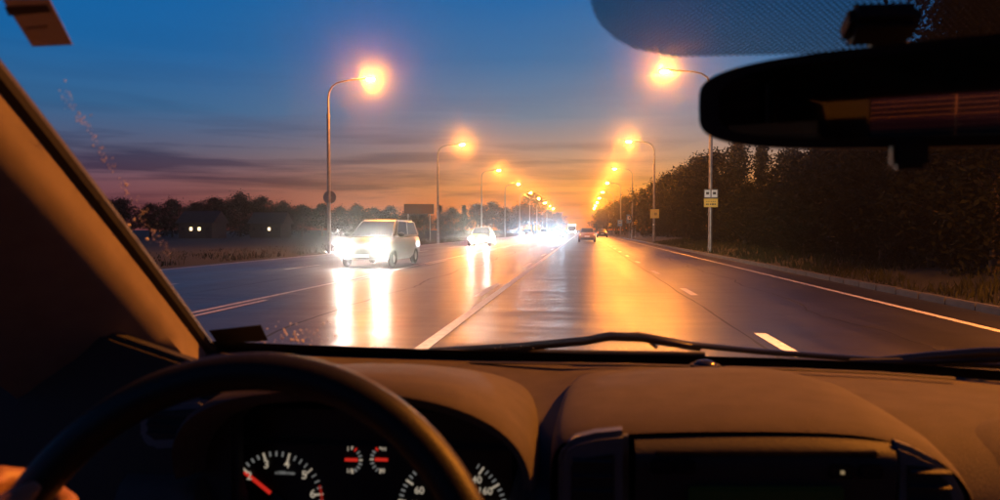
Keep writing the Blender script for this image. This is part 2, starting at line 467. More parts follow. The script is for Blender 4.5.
# ------------------------------------------------------------------ street lamps
M_POLE = mat('galvanised_pole', (0.22, 0.21, 0.20), 0.5, 0.6, var=0.25, vscale=4)
M_LAMPHEAD = mat('lamp_housing', (0.16, 0.16, 0.16), 0.5, 0.3)
M_SODIUM = mat('sodium_lamp_glow', (0.8, 0.6, 0.3), 0.4, emit=SODIUM, estr=LAMP_L)
def lamp_proto():
    e = empty('street_lamp')
    MB().tube([(0, 0, -.1), (0, 0, 7.4)], [0.105, 0.085], 14).build('pole', M_POLE, e)
    MB().tube([(0, 0, 7.38), (0, 0, 8.3), (.05, 0, 8.62), (.2, 0, 8.92), (.48, 0, 9.12), (.9, 0, 9.22), (1.4, 0, 9.27), (2.0, 0, 9.31)], [.062, .052, .05, .048, .046, .044, .042, .04], 12).build('arm', M_POLE, e)
    MB().box((0, -0.088, 1.0), (0.05, 0.012, 0.16)).build('access_door', M_POLE, e, bevel=0.006)
    MB().tube([(0, 0, 7.28), (0, 0, 7.46)], [0.1, 0.1], 14).build('collar', M_POLE, e)
    hd = MB()
    loops = []
    for t, w, zt, zb in ((0, .06, .04, .04), (.08, .10, .07, .05), (.25, .15, .10, .05), (.48, .16, .09, .045), (.64, .12, .06, .035), (.70, .05, .03, .02)):
        loops.append([Vector((1.92 + t, w * math.cos(a), 9.32 + (zt if math.sin(a) > 0 else zb) * math.sin(a))) for a in [2 * PI * i / 16 for i in range(16)]])
    hd.loft(loops).build('lamp_head', M_LAMPHEAD, e)
    MB().ellipsoid((2.33, 0, 9.285), (.21, .125, .10), 16, 8, -1, 0.0).build('lamp_bowl', M_SODIUM, e)
    return e
lamp0 = lamp_proto()
LAMP_Y = [8.7] + [8.7 + 31.0 * k for k in range(1, 10)]
first = True
def put_lamp(x, y, side, label):
    global first
    o = lamp0 if first else copy_tree(lamp0)
    first = False
    o.location = (x, y, 0.0 if side == 'left' else 0.08)
    o.rotation_euler = (0, 0, 0 if side == 'left' else PI)
    tag(o, label, 'street lamp', 'sodium street lamps along the road')
LX, RX = -13.6, 6.45
for k, y in enumerate(LAMP_Y):
    for side, x in (('left', LX), ('right', RX)):
        if k == 0: continue
        if k == 1: lab = 'nearest lit street lamp on the left, a round sign on its pole' if side == 'left' else 'nearest lit street lamp on the right, white and yellow signs on its pole'
        else: lab = f'{ORD[k-1]} lit street lamp on the {side}, counting away from the car'
        put_lamp(x, y, side, lab)

put_lamp(8.6, 4.3, 'right', 'shorter street lamp on the right verge level with our car, outside the view')
for _o in COL.objects:
    if _o.get('label', '').startswith('shorter street lamp'): _o.scale = (1.15, 1.6, 0.72)
# ------------------------------------------------------------------ signs
M_YEL = mat('yellow_sign', (0.75, 0.48, 0.06), 0.5, var=0.06)
M_BLUE = mat('blue_sign', (0.05, 0.22, 0.42), 0.5)
M_WHITE = mat('white_sign', (0.78, 0.77, 0.72), 0.5)
M_BLACK = mat('black_print', (0.02, 0.02, 0.02), 0.6)
M_GREYM = mat('grey_sign_back', (0.20, 0.18, 0.17), 0.6, 0.3)
def plate(mb, x, z, w, h, y, t=0.006): return mb.box((x, y, z), (w / 2, t, h / 2))
def rplate(parent, name, m, w, h, z, y=0.0, t=0.008, x=0.0):
    return MB().box((x, y, z), (w / 2, t, h / 2)).build(name, m, parent, bevel=min(w, h) * .06)
L1, L2, L3, L4 = LAMP_Y[1:5]
s = empty('bus_stop_sign', (RX, L1 - .14, 0), 0, 'white twin-pictogram plate above a yellow timetable plate on the nearest right lamp pole', 'sign')
rplate(s, 'upper_board', M_GREYM, .70, .45, 3.10)
for sx in (-.17, .17):
    p = rplate(s, 'pictogram_plate', M_WHITE, .28, .36, 3.10, -.014, .005, sx)
    MB().box((sx, -.0225, 3.12), (.075, .002, .065)).build('pictogram', M_BLACK, p, bevel=.001)
p = rplate(s, 'yellow_board', M_YEL, .70, .44, 2.63)
for j, (zz, xs) in enumerate(((2.70, (-.2, -.1, .02, .12, .2)), (2.56, (-.21, -.14, -.02, .07, .13, .21)))):
    for x in xs:
        MB().box((x, -.0105, zz), (.028, .002, .035 if j else .014)).build('print_mark', M_BLACK, p, smooth=0)
MB().box((0, .05, 3.1), (.1, .05, .02)).build('bracket', M_GREYM, s); MB().box((0, .05, 2.63), (.1, .05, .02)).build('bracket', M_GREYM, s)
s = empty('yellow_square_sign', (RX + .05, L2 - .14, 0), 0, 'bright yellow square sign on the second right lamp pole', 'sign')
rplate(s, 'board', M_YEL, .80, .82, 2.75); 
MB().box((.08, -.0105, 2.72), (.12, .002, .12)).build('symbol', mat('ochre_print', (.4, .22, .03), .6), s, smooth=0)
MB().box((0, .05, 2.75), (.1, .05, .02)).build('bracket', M_GREYM, s)
MB().disc((-.1, -.02, 1.75), (0, -1, 0), .07, 14, .02).build('reflector', M_WHITE, s)
def post_sign(name, px, py, Y, w, h, m, label, inner=None):
    p = at(px, py, Y)
    e = empty(name, (p.x, p.y, 0.1), 0, label, 'sign')
    MB().tube([(0, 0.04, -.2), (0, .04, p.z - .1 + h * .45)], .035, 8).build('post', M_POLE, e)
    b = rplate(e, 'board', m, w, h, p.z - .1)
    if inner:
        rplate(e, 'symbol_plate', inner, w * .62, h * .45, p.z - .1 + h * .12, -.013, .004)
        MB().box((0, -.0195, p.z - .1 + h * .12), (w * .12, .002, h * .1)).build('symbol', M_BLACK, e, smooth=0)
    return e
post_sign('blue_sign', 629.2, 218.8, L3 - 3, .70, 1.10, M_BLUE, 'larger blue sign with a pale symbol beside the third right lamp', M_WHITE)
post_sign('blue_sign', 620, 223, L4 - 4, .78, 1.05, M_BLUE, 'smaller plain blue sign farther along the right verge', mat('pale_blue', (.3, .5, .6), .5))
post_sign('yellow_sign', 635.6, 223, L3 + 6, .50, .82, M_YEL, 'small upright yellow sign between the blue and the square yellow signs')
post_sign('yellow_sign', 610.2, 224.7, 150, .66, .66, M_YEL, 'farthest small yellow square sign beside the dark car')
s = empty('round_sign', (LX, L1 + .02, 0), 0, 'round sign seen from behind on the nearest left lamp pole', 'sign')
MB().disc((0, .12, 3.02), (0, -1, 0), .36, 36, .02).build('sign_disc', M_GREYM, s)
MB().box((0, .1, 3.02), (.12, .03, .02)).build('bracket', M_POLE, s)
p = at(419, 209, 75)
s = empty('roadside_board', (p.x, p.y, 0), 0.15, 'dim wide board on two posts behind the nearest oncoming car', 'sign')
MB().box((0, 0, p.z), (1.5, .04, .5)).build('board', mat('dull_board', (.05, .045, .045), .8), s, bevel=.02)
for x in (-1.1, 1.1): MB().tube([(x, .07, -.2), (x, .07, p.z + .3)], .05, 8).build('post', M_POLE, s)

# ------------------------------------------------------------------ houses with lit windows in the left tree line
M_HWALL = mat('house_wall', (0.045, 0.04, 0.038), 0.9, var=0.2, vscale=1.0)
M_HROOF = mat('house_roof', (0.03, 0.022, 0.02), 0.85, var=0.3, vscale=2)
M_WINLIT = mat('lit_window', (0.8, 0.7, 0.5), 0.5, emit=(1.0, 0.72, 0.36), estr=4.0)
M_WINDK = mat('dark_window', (0.02, 0.02, 0.025), 0.15)
def house(px, Y, w, h, lit, label):
    p = at(px, 225, Y)
    e = empty('house', (p.x, p.y, 0), 0.1, label, 'house')
    MB().box((0, 0, h / 2), (w / 2, 3, h / 2)).build('wall', M_HWALL, e)
    MB().add([(-w / 2 - .4, -3.4, h), (w / 2 + .4, -3.4, h), (w / 2 + .4, 3.4, h), (-w / 2 - .4, 3.4, h), (-w / 2 - .4, 0, h + 1.9), (w / 2 + .4, 0, h + 1.9)],
             [(0, 1, 5, 4), (2, 3, 4, 5), (0, 4, 3), (1, 2, 5), (0, 3, 2, 1)]).build('roof', M_HROOF, e, smooth=0)
    n = 4
    for i in range(n):
        x = -w / 2 + w * (i + .5) / n
        MB().box((x, -3.01, h * .62), (.20, .03, .24)).build('window', M_WINLIT if i in lit else M_WINDK, e, bevel=.01)
    return e
house(203, 112, 5.0, 2.3, (1, 2), 'low house in the left trees with two lit windows')
house(271, 122, 5.0, 2.3, (2,), 'low house in the left trees with one lit window')

# ------------------------------------------------------------------ vehicles
M_TYRE = mat('tyre', (0.02, 0.02, 0.02), 0.85)
M_RIM = mat('alloy_rim', (0.5, 0.5, 0.5), 0.35, 0.9)
M_CARGLASS = mat('car_glass', (0.012, 0.014, 0.016), 0.06, spec=0.8)
M_TRIM = mat('black_trim', (0.02, 0.02, 0.02), 0.5)
M_PLATE = mat('number_plate', (0.7, 0.7, 0.66), 0.5)
M_HEAD = mat('headlight_glow_warm', (0.9, 0.9, 0.9), 0.2, emit=(1.0, 0.93, 0.80), estr=HEAD_L)
M_HEADX = mat('headlight_glow_white', (0.9, 0.9, 0.9), 0.2, emit=(0.62, 0.82, 1.0), estr=HEAD_L * 3.6)
M_HEAD2 = mat('headlight_glow_main', (0.9, 0.9, 0.9), 0.2, emit=(1.0, 0.94, 0.82), estr=HEAD_L * 1.9)
M_TAIL = mat('tail_light_glow', (0.4, 0.02, 0.01), 0.3, emit=(1.0, 0.10, 0.03), estr=3.0)
M_TAILHI = mat('brake_light_glow', (0.4, 0.02, 0.01), 0.3, emit=(1.0, 0.32, 0.10), estr=10.0)
def car(name, kind, paint, head, lights, label, group=None, x=0, y=0, rz=0.0, detail=True):
    """front of the car points along local +Y"""
    e = empty(name, (x, y, 0), rz, label, 'car', group)
    if kind == 'van':   # tall people carrier
        st = [(-2.15, .72, .42, .95), (-2.05, .84, .30, 1.05), (-1.2, .89, .24, 1.06), (0, .90, .22, 1.04), (.9, .90, .22, 1.02), (1.55, .87, .24, .94), (1.95, .80, .27, .82), (2.12, .76, .32, .72), (2.17, .66, .40, .62)]
        cb = (-2.05, 1.25, .84, 1.0); rt = (-1.85, .25, .66, 1.62)
    elif kind == 'hatch':
        st = [(-2.0, .70, .42, .85), (-1.9, .82, .30, .98), (-1.1, .87, .22, 1.0), (0, .88, .20, .97), (.8, .88, .20, .95), (1.5, .85, .22, .86), (1.85, .78, .25, .75), (2.00, .74, .30, .66), (2.05, .64, .38, .58)]
        cb = (-1.88, 1.05, .80, .94); rt = (-1.45, .15, .60, 1.47)
    else:
        st = [(-2.25, .70, .42, .86), (-2.15, .82, .30, .97), (-1.4, .87, .22, .98), (0, .88, .20, .94), (.8, .88, .20, .92), (1.55, .85, .22, .84), (1.95, .78, .25, .73), (2.12, .74, .30, .64), (2.17, .64, .38, .56)]
        cb = (-1.75, 1.0, .80, .92); rt = (-1.05, .15, .59, 1.43)
    loops = []
    for (yy, w, z0, z1) in st:
        h = z1 - z0
        loops.append([(-w * .86, yy, z0), (-w * .97, yy, z0 + h * .16), (-w, yy, z0 + h * .45), (-w * .985, yy, z0 + h * .72), (-w * .93, yy, z0 + h * .93), (-w * .78, yy, z1), (-w * .3, yy, z1 + .015),
                      (w * .3, yy, z1 + .015), (w * .78, yy, z1), (w * .93, yy, z0 + h * .93), (w * .985, yy, z0 + h * .72), (w, yy, z0 + h * .45), (w * .97, yy, z0 + h * .16), (w * .86, yy, z0)])
    body = MB().loft(loops).build('body', paint, e, smooth=50)
    yb, yf, wb, zb = cb; yr, yq, wr, zt = rt
    c8 = [(-wb, yb, zb), (wb, yb, zb), (wb, yf, zb), (-wb, yf, zb), (-wr, yr, zt), (wr, yr, zt), (wr, yq, zt), (-wr, yq, zt)]
    MB().add(c8, [(0, 1, 5, 4), (1, 2, 6, 5), (2, 3, 7, 6), (3, 0, 4, 7), (4, 5, 6, 7), (0, 3, 2, 1)]).build('cabin', paint, e, smooth=50, bevel=.07, bseg=3)
    C8 = [Vector(c) for c in c8]
    def pane(nm, a, b, c, d, u0, u1, v0, v1):
        a, b, c, d = (C8[i] for i in (a, b, c, d))     # a-b bottom, d-c top
        n = (b - a).cross(d - a).normalized()
        def q(u, v): return (a * (1 - u) + b * u) * (1 - v) + (d * (1 - u) + c * u) * v
        ps = [q(u0, v0), q(u1, v0), q(u1, v1), q(u0, v1)]
        ctr = Vector((0, (yr + yq) / 2, 1.0))
        if (ps[0] - ctr).dot(n) < 0: n = -n
        MB().add([p + n * .012 for p in ps] + [p - n * .02 for p in ps], [(0, 1, 2, 3), (4, 7, 6, 5), (0, 4, 5, 1), (1, 5, 6, 2), (2, 6, 7, 3), (3, 7, 4, 0)]).build(nm, M_CARGLASS, e, bevel=.008, smooth=0)
    pane('windscreen', 2, 3, 7, 6, .07, .93, .10, .90)
    pane('rear_window', 0, 1, 5, 4, .08, .92, .18, .88)
    for (i0, i1, i2, i3) in ((1, 2, 6, 5), (3, 0, 4, 7)):
        pane('side_window', i0, i1, i2, i3, .08, .47, .15, .88)
        pane('side_window', i0, i1, i2, i3, .51, .90, .15, .88)
    for sx in (-1, 1):
        for yy in (-1.32, 1.36):
            w = MB().ring((0, 0, 0), (1, 0, 0), .235, .085, 26, 8, 1.15).build('wheel', M_TYRE, e); w.location = (sx * .80, yy, .32)
            MB().disc((sx * .06, 0, 0), (sx, 0, 0), .20, 20, .05).build('rim', M_RIM, w)
            MB().disc((0, 0, 0), (sx, 0, 0), .36, 24, .06).build('wheel_arch', M_TRIM, e).location = (sx * .855, yy, .36)
        if detail:
            MB().ellipsoid((sx * .98, yf - .35, zb + .10), (.11, .07, .08), 12, 8).build('side_mirror', paint, e)
    yh, wh, z0h, z1h = st[-2]
    yh -= .02; zl = z0h + (z1h - z0h) * .80
    for sx in (-1, 1):
        b = MB().ellipsoid((0, 0, 0), (.15, .07, .085), 14, 8).build('headlight', M_CARGLASS, e); b.location = (sx * .63, yh + .02, zl)
        if lights == 'front':
            MB().disc((0, .070, 0), (0, 1, 0), .085, 20).build('lamp_lens', head, b, recalc=False)
            MB().ring((0, .074, 0), (0, 1, 0), .094, .012, 24, 6).build('lamp_ring', M_TRIM, b)
        t = MB().box((0, 0, 0), (.11, .04, .085)).build('tail_light', M_TAIL if lights == 'rear' else M_TRIM, e, bevel=.02); t.location = (sx * .68, st[0][0] + .06, st[0][3] - .06)
        if lights == 'rear':
            MB().box((0, -.045, .0), (.035, .008, .035)).build('bulb', M_TAILHI, t, bevel=.005)
    MB().box((0, yh + .055, z0h + .22), (.42, .03, .07)).build('grille', M_TRIM, e, bevel=.01)
    MB().box((0, yh + .085, z0h + .08), (.26, .012, .055)).build('number_plate', M_PLATE, e)
    MB().box((0, st[0][0] - .005, .62), (.26, .012, .055)).build('number_plate', M_PLATE, e)
    MB().box((0, st[0][0] + .01, .40), (.66, .05, .08)).build('rear_bumper', M_TRIM, e, bevel=.03)
    return e
P_SILVER = mat('silver_paint', (0.055, 0.055, 0.056), 0.32, 0.55, coat=.4)
P_GREY = mat('grey_paint', (0.12, 0.125, 0.13), 0.3, 0.4, coat=.5)
P_DARK = mat('dark_paint', (0.03, 0.03, 0.035), 0.25, 0.2, coat=.6)
P_WHITE = mat('white_paint', (0.6, 0.6, 0.58), 0.3, 0.0, coat=.5)
P_ORANGE_LIT = mat('orange_lit_paint', (0.30, 0.13, 0.04), 0.32, 0.4, coat=.4)  # orange of the street lamps put into the body colour
P_RED = mat('red_paint', (0.25, 0.03, 0.02), 0.3, 0.1, coat=.5)
G_ON = 'oncoming cars with headlights on'
G_AH = 'cars ahead in the same direction'
car('oncoming_car', 'van', P_SILVER, M_HEAD, 'front', 'grey people carrier approaching on the left, nearest of the oncoming headlights', G_ON, -7.15, 26.6, PI - R(3))
car('oncoming_car', 'hatch', P_GREY, M_HEAD2, 'front', 'second nearest oncoming car, warm headlights between the left lamps', G_ON, -8.0, 60, PI)
car('oncoming_car', 'sedan', P_DARK, M_HEADX, 'front', 'oncoming car with bluish white headlights in the farther left lane', G_ON, -9.9, 136, PI)
car('oncoming_car', 'hatch', P_WHITE, M_HEADX, 'front', 'oncoming car just right of the bluish headlights', G_ON, -7.2, 142, PI)
car('oncoming_car', 'sedan', P_SILVER, M_HEADX, 'front', 'oncoming car in the lane beside the centre line, brightest near the horizon', G_ON, -3.9, 120, PI)
car('oncoming_car', 'hatch', P_GREY, M_HEADX, 'front', 'distant oncoming car behind the bluish headlights', G_ON, -7.6, 190, PI)
car('oncoming_car', 'sedan', P_DARK, M_HEAD, 'front', 'farthest small pair of oncoming headlights by the horizon', G_ON, -7.4, 235, PI)
car('car_ahead', 'hatch', P_ORANGE_LIT, M_HEAD, 'rear', 'hatchback driving ahead beside the centre line, street-lamp orange put into its paint', G_AH, .42, 80, 0)
car('car_ahead', 'sedan', P_DARK, M_HEAD, 'rear', 'dark car farther ahead in the right lane', G_AH, 3.25, 131, 0)

def bus(x, y):
    e = empty('bus', (x, y, 0), PI, 'distant oncoming bus with a lit destination strip above the road', 'bus')
    MB().box((0, -5, 1.75), (1.25, 5.5, 1.4)).build('body', P_WHITE, e, bevel=.12, bseg=3)
    MB().box((0, .51, 1.75), (1.12, .02, .75)).build('windscreen', M_CARGLASS, e, bevel=.01)
    MB().box((0, .52, 2.86), (1.1, .03, .17)).build('destination_strip', mat('destination_glow', (.8, .6, .3), .5, emit=(1.0, .62, .22), estr=8.0), e, bevel=.01)
    for sx in (-1, 1):
        MB().disc((sx * .95, .54, .75), (0, 1, 0), .11, 16, .05).build('headlight', M_HEAD, e)
        for yy in (-1.8, -7.5):
            MB().ring((sx * 1.1, yy, .48), (1, 0, 0), .35, .13, 24, 8).build('wheel', M_TYRE, e)
        for i in range(5):
            MB().box((sx * 1.25, -1.2 - i * 1.9, 2.05), (.02, .8, .5)).build('side_window', M_CARGLASS, e, bevel=.01)
    MB().box((0, .53, .55), (.3, .015, .07)).build('number_plate', M_PLATE, e)
bus(-3.4, 236)

# ==================================================================================== the car we sit in
XC = 0.18
CAR = empty('car', (0, 0, 0), 0, 'dark cabin of the car we look out from, with dashboard, wheel and windscreen', 'car')
M_DASH = mat('dash_plastic', (0.066, 0.060, 0.062), 0.72, spec=0.16, var=0.12, vscale=30, bump=0.28, bscale=650)
M_DASHD = mat('dark_plastic', (0.026, 0.027, 0.030), 0.6, spec=0.25, var=0.1, vscale=30, bump=0.15, bscale=420)
M_FRAME = mat('satin_blue_grey_plastic', (0.09, 0.105, 0.125), 0.38)
M_LEATHER = mat('wheel_leather', (0.010, 0.010, 0.011), 0.5, spec=0.25, bump=0.08, bscale=400)
M_PILLAR = mat('pillar_trim', (0.16, 0.135, 0.118), 0.9, spec=0.1, var=0.08, vscale=40, bump=0.06, bscale=900)
M_RUBBER = mat('black_rubber', (0.012, 0.012, 0.012), 0.6)
M_GLOSSBLK = mat('gloss_black', (0.012, 0.012, 0.013), 0.22)
M_FABRIC = mat('seat_fabric', (0.06, 0.058, 0.06), 0.95, bump=0.4, bscale=200)
M_LINER = mat('headliner_fabric', (0.045, 0.042, 0.04), 0.95, bump=0.3, bscale=200)

def ws(u, v):
    b = Vector((XC + .69 * u, 1.22 - .23 * u * u, 1.046 + (.045 if u < 0 else -.004) * u * u))
    t = Vector((XC + .665 * u, .46 - .03 * u * u, 1.455 + .05 * u * u))
    p = b * (1 - v) + t * v
    return p + Vector((0, .25, .43)).normalized() * (.006 * 4 * v * (1 - v))
def ws_n(u, v):
    a = ws(u + .01, v) - ws(u - .01, v); b = ws(u, v + .01) - ws(u, v - .01)
    return b.cross(a).normalized()        # outwards, up and forward
def glass_at(px, py, off=0.0):
    d = ray(px, py).normalized()
    best = None
    u0, u1, v0, v1 = -1.05, 1.05, -.05, 1.05
    for _ in range(5):
        best = None
        for i in range(13):
            for j in range(13):
                u = u0 + (u1 - u0) * i / 12; v = v0 + (v1 - v0) * j / 12
                q = (ws(u, v) - EYE); c = q.cross(d).length / q.length
                if best is None or c < best[0]: best = (c, u, v)
        _, u, v = best
        du, dv = (u1 - u0) / 10, (v1 - v0) / 10
        u0, u1, v0, v1 = u - du, u + du, v - dv, v + dv
    return ws(u, v) + ws_n(u, v) * off

def windscreen():
    nu, nv = 32, 20
    mb = MB()
    outer = [[ws(-1 + 2 * i / nu, j / nv) + ws_n(-1 + 2 * i / nu, j / nv) * .0025 for i in range(nu + 1)] for j in range(nv + 1)]
    inner = [[ws(-1 + 2 * i / nu, j / nv) - ws_n(-1 + 2 * i / nu, j / nv) * .0025 for i in range(nu + 1)] for j in range(nv + 1)]
    n = (nu + 1)
    mb.grid(outer); o = len(mb.v); mb.grid(inner, True)
    per = [(0, i) for i in range(nu + 1)] + [(j, nu) for j in range(1, nv + 1)] + [(nv, i) for i in range(nu - 1, -1, -1)] + [(j, 0) for j in range(nv - 1, 0, -1)]
    idx = [j * n + i for j, i in per]
    for a, b in zip(idx, idx[1:] + idx[:1]): mb.f.append((a, b, o + b, o + a))
    m = bpy.data.materials.new('windscreen_with_grime'); m.use_nodes = True
    nt = m.node_tree; nt.nodes.clear(); N, L = nt.nodes, nt.links
    out = N.new('ShaderNodeOutputMaterial')
    # a film of grime in the pane: light scatters forward, most of it by a degree or two
    sc1 = N.new('ShaderNodeVolumeScatter'); sc1.inputs['Density'].default_value = GRIME[0]; sc1.inputs['Anisotropy'].default_value = GRIME[1]
    sc2 = N.new('ShaderNodeVolumeScatter'); sc2.inputs['Density'].default_value = GRIME[2]; sc2.inputs['Anisotropy'].default_value = GRIME[3]
    ad = N.new('ShaderNodeAddShader'); L.new(sc1.outputs[0], ad.inputs[0]); L.new(sc2.outputs[0], ad.inputs[1])
    L.new(ad.outputs[0], out.inputs['Volume'])
    return mb.build('windscreen', m, CAR, smooth=80)
GRIME = (11.0, 0.9920, 2.0, 0.962)
WS = windscreen()

# rubber seal round the glass and the black ceramic border at its foot
def edge_pts(n=40, inset=0.0):
    L_ = [ws(-1 + inset, v / n) for v in range(n + 1)]
    return L_
MB().tube([ws(-1, j / 30) - ws_n(-1, j / 30) * .008 for j in range(31)], .011, 10).build('glass_seal', M_RUBBER, CAR)
MB().tube([ws(1, j / 30) - ws_n(1, j / 30) * .008 for j in range(31)], .011, 10).build('glass_seal', M_RUBBER, CAR)
MB().tube([ws(-1 + 2 * j / 40, 1) - ws_n(-1 + 2 * j / 40, 1) * .008 for j in range(41)], .012, 10).build('glass_seal', M_RUBBER, CAR)
cow = [[ws(-1 + 2 * j / 40, -.012 + .042 * k) + ws_n(-1 + 2 * j / 40, 0) * (-.004 - .0 * k) for j in range(41)] for k in (0, 1)]
cow = [[p + Vector((0, .0, -.05)) for p in cow[0]]] + cow
MB().grid(cow).build('glass_border', M_RUBBER, CAR, recalc=False)

# A-pillars
for sgn in (-1, 1):
    loops = []
    for j in range(25):
        v = -.10 + 1.12 * j / 24
        E = ws(sgn * 1.0, v) - ws_n(sgn, v) * .012
        k = -sgn
        flare = .03 * max(0, .18 - v) / .18
        loops.append([E + Vector((k * .002, 0, -.004)), E + Vector((k * .005, -.012, -.022)), E + Vector((k * (.004 + flare), -.020, -.036 - flare)), E + Vector((-k * .010, -.030, -.046 - flare)),
                      E + Vector((-k * .07, -.052, -.080 - flare)), E + Vector((-k * .14, -.10, -.09)), E + Vector((-k * .12, .0, -.03)), E + Vector((-k * .02, .004, -.012))])
    MB().loft(loops).build('pillar_trim', M_PILLAR, CAR, smooth=50)
# roof, doors, floor, rear: the closed cabin
def shell():
    rows = []
    for j in range(13):
        t = j / 12
        y = .46 - .03 - t * 2.35
        rows.append([(XC + (.665 + .02 * math.sin(PI * t)) * u, y + .03 * (1 - u * u) * (1 - t), 1.455 + .045 * u * u * (1 - t) + .09 * math.sin(PI * min(1, t * 1.1 + .04)) * (1 - .35 * u * u) - .05 * t + .012) for u in [-1 + i / 8 for i in range(17)]])
    # lift the liner clear of the glass
    MB().grid(rows).build('roof_lining', M_LINER, CAR, smooth=60)
shell()
for sgn in (-1, 1):
    x = XC + sgn * .70
    MB().box((x, -.80, .70), (.035, 1.15, .38)).build('door_panel', mat('door_vinyl', (.016, .016, .017), .7), CAR, bevel=.02)
    MB().box((x - sgn * .0, -1.75, 1.29), (.03, .35, .21)).build('rear_pillar', M_LINER, CAR, bevel=.02)
    MB().box((x, -.42, 1.28), (.03, .05, .19)).build('middle_pillar', M_LINER, CAR, bevel=.015)
    MB().box((x - sgn * .04, -.82, 1.50), (.045, 1.15, .022)).build('roof_rail', M_LINER, CAR, bevel=.015)
MB().box((XC, -.2, .33), (.72, 1.9, .02)).build('cabin_floor', M_DASHD, CAR)
MB().box((XC, -2.05, .75), (.66, .04, .42)).build('tailgate', M_DASHD, CAR, bevel=.02)
MB().box((XC, 1.28, .66), (.68, .03, .37)).build('bulkhead', M_DASHD, CAR)
rw = MB()
for sx in (-1, 1): rw.box((XC + sx * .60, -2.02, 1.31), (.07, .03, .19))
rw.box((XC, -2.02, 1.475), (.66, .03, .035))
rw.build('rear_window_frame', M_LINER, CAR)
rg = bpy.data.materials.new('tinted_rear_glass'); rg.use_nodes = True
rg.node_tree.nodes.clear(); _o = rg.node_tree.nodes.new('ShaderNodeOutputMaterial'); _t = rg.node_tree.nodes.new('ShaderNodeBsdfTransparent')
_t.inputs[0].default_value = (.55, .48, .42, 1); rg.node_tree.links.new(_t.outputs[0], _o.inputs[0])
MB().box((XC, -2.03, 1.31), (.54, .002, .14)).build('rear_window', rg, CAR, smooth=0)
tg = rg.copy(); tg.name = 'dimming_side_glass'; [n for n in tg.node_tree.nodes if n.type == 'BSDF_TRANSPARENT'][0].inputs[0].default_value = (.10, .09, .09, 1)  # dark tint added to hold back the sky seen in the mirror
for sgn in (-1, 1):
    MB().box((XC + sgn * .70, -.93, 1.285), (.002, .46, .21)).build('side_window', tg, CAR, smooth=0)
hl = MB()
for i in range(14): hl.box((XC, -2.0, 1.19 + .018 * i), (.52, .001, .0006))
for sx in (-.25, .1): hl.box((XC + sx, -2.003, 1.31), (.0015, .001, .13))
hl.build('heater_lines', mat('heater_line', (.5, .3, .15), .5), CAR, smooth=0)
# bonnet out of sight below the glass
rows = []
for j in range(9):
    t = j / 8
    rows.append([(XC + (.66 - .05 * t) * u, 1.30 + t * .85 - .05 * u * u, .985 - .20 * t ** 1.6 - .06 * u * u) for u in [-1 + i / 6 for i in range(13)]])
MB().grid(rows).build('bonnet', P_DARK, CAR, smooth=60)
for sx in (-.58, .58):
    ld = bpy.data.lights.new('headlight_beam', 'SPOT'); ld.energy = OWN_BEAM; ld.spot_size = R(36); ld.spot_blend = .85; ld.color = (1.0, .86, .66); ld.shadow_soft_size = .06
    lo_ = bpy.data.objects.new('headlight_beam', ld); COL.objects.link(lo_); lo_.parent = CAR
    lo_.location = (XC + sx, 2.25, .66); lo_.rotation_euler = (R(90 - 1.5), 0, 0)
# seats (seen only in the mirror)
for x in (-.22, .58):
    s_ = MB().box((x, -.42, .78), (.24, .07, .36), Matrix.Rotation(R(-14), 3, 'X')).build('seat_backrest', M_FABRIC, CAR, bevel=.05, bseg=3)
    MB().box((x, -.12, .50), (.25, .27, .08)).build('seat_cushion', M_FABRIC, CAR, bevel=.05, bseg=3)
    MB().box((x, -.54, 1.24), (.13, .05, .095)).build('headrest', M_FABRIC, CAR, bevel=.04, bseg=3)
    for sx in (-.06, .06): MB().tube([(x + sx, -.52, 1.1), (x + sx, -.54, 1.2)], .007, 8).build('headrest_post', M_RIM, CAR)
MB().box((XC, -1.30, .80), (.6, .08, .32), Matrix.Rotation(R(-14), 3, 'X')).build('rear_seat', M_FABRIC, CAR, bevel=.05, bseg=3)
for x in (-.12, .48): MB().box((x, -1.42, 1.17), (.12, .045, .08)).build('headrest', M_FABRIC, CAR, bevel=.035, bseg=3)

# ---- dashboard
def dash_pt(X, s):
    """s runs from the foot of the glass (0) over the top towards us and down the face (1)"""
    u = (X - XC) / .68
    yb = 1.225 - .23 * u * u - .012
    drop = .028 * max(0.0, min(1.0, (.02 - X) / .06))       # the driver's side lies lower, behind the hood
    lift = u * u if u < 0 else 0.0
    key = [(0, yb, 1.040 + .045 * lift), (.12, yb - .05, 1.043 + .03 * lift), (.32, yb - .16, 1.049 + .012 * lift - drop * .7), (.52, .905, 1.047 - drop), (.66, .84, 1.030 - drop), (.76, .795, 1.000 - drop), (.86, .765, .955), (1, .76, .72)]
    for a, b in zip(key, key[1:]):
        if s <= b[0]:
            t = (s - a[0]) / (b[0] - a[0])
            return Vector((X, a[1] + (b[1] - a[1]) * t, a[2] + (b[2] - a[2]) * t))
    return Vector((X, key[-1][1], key[-1][2]))
def catmull(f, X, s):
    # smoothed
    e = .05
    if abs(X + .240) < .16 and s > .66:
        return dash_pt(X, s) + Vector((0, .10, -.02))
    return (dash_pt(X, max(0, s - e)) + dash_pt(X, s) * 2 + dash_pt(X, min(1, s + e))) / 4
rows = [[catmull(dash_pt, XC - .69 + 1.38 * i / 46, j / 40) for i in range(47)] for j in range(41)]
DASH = MB().grid(rows).build('dashboard', M_DASH, CAR, smooth=70)
DASH['label'] = 'grained dark dashboard top lit orange by the street lamp'
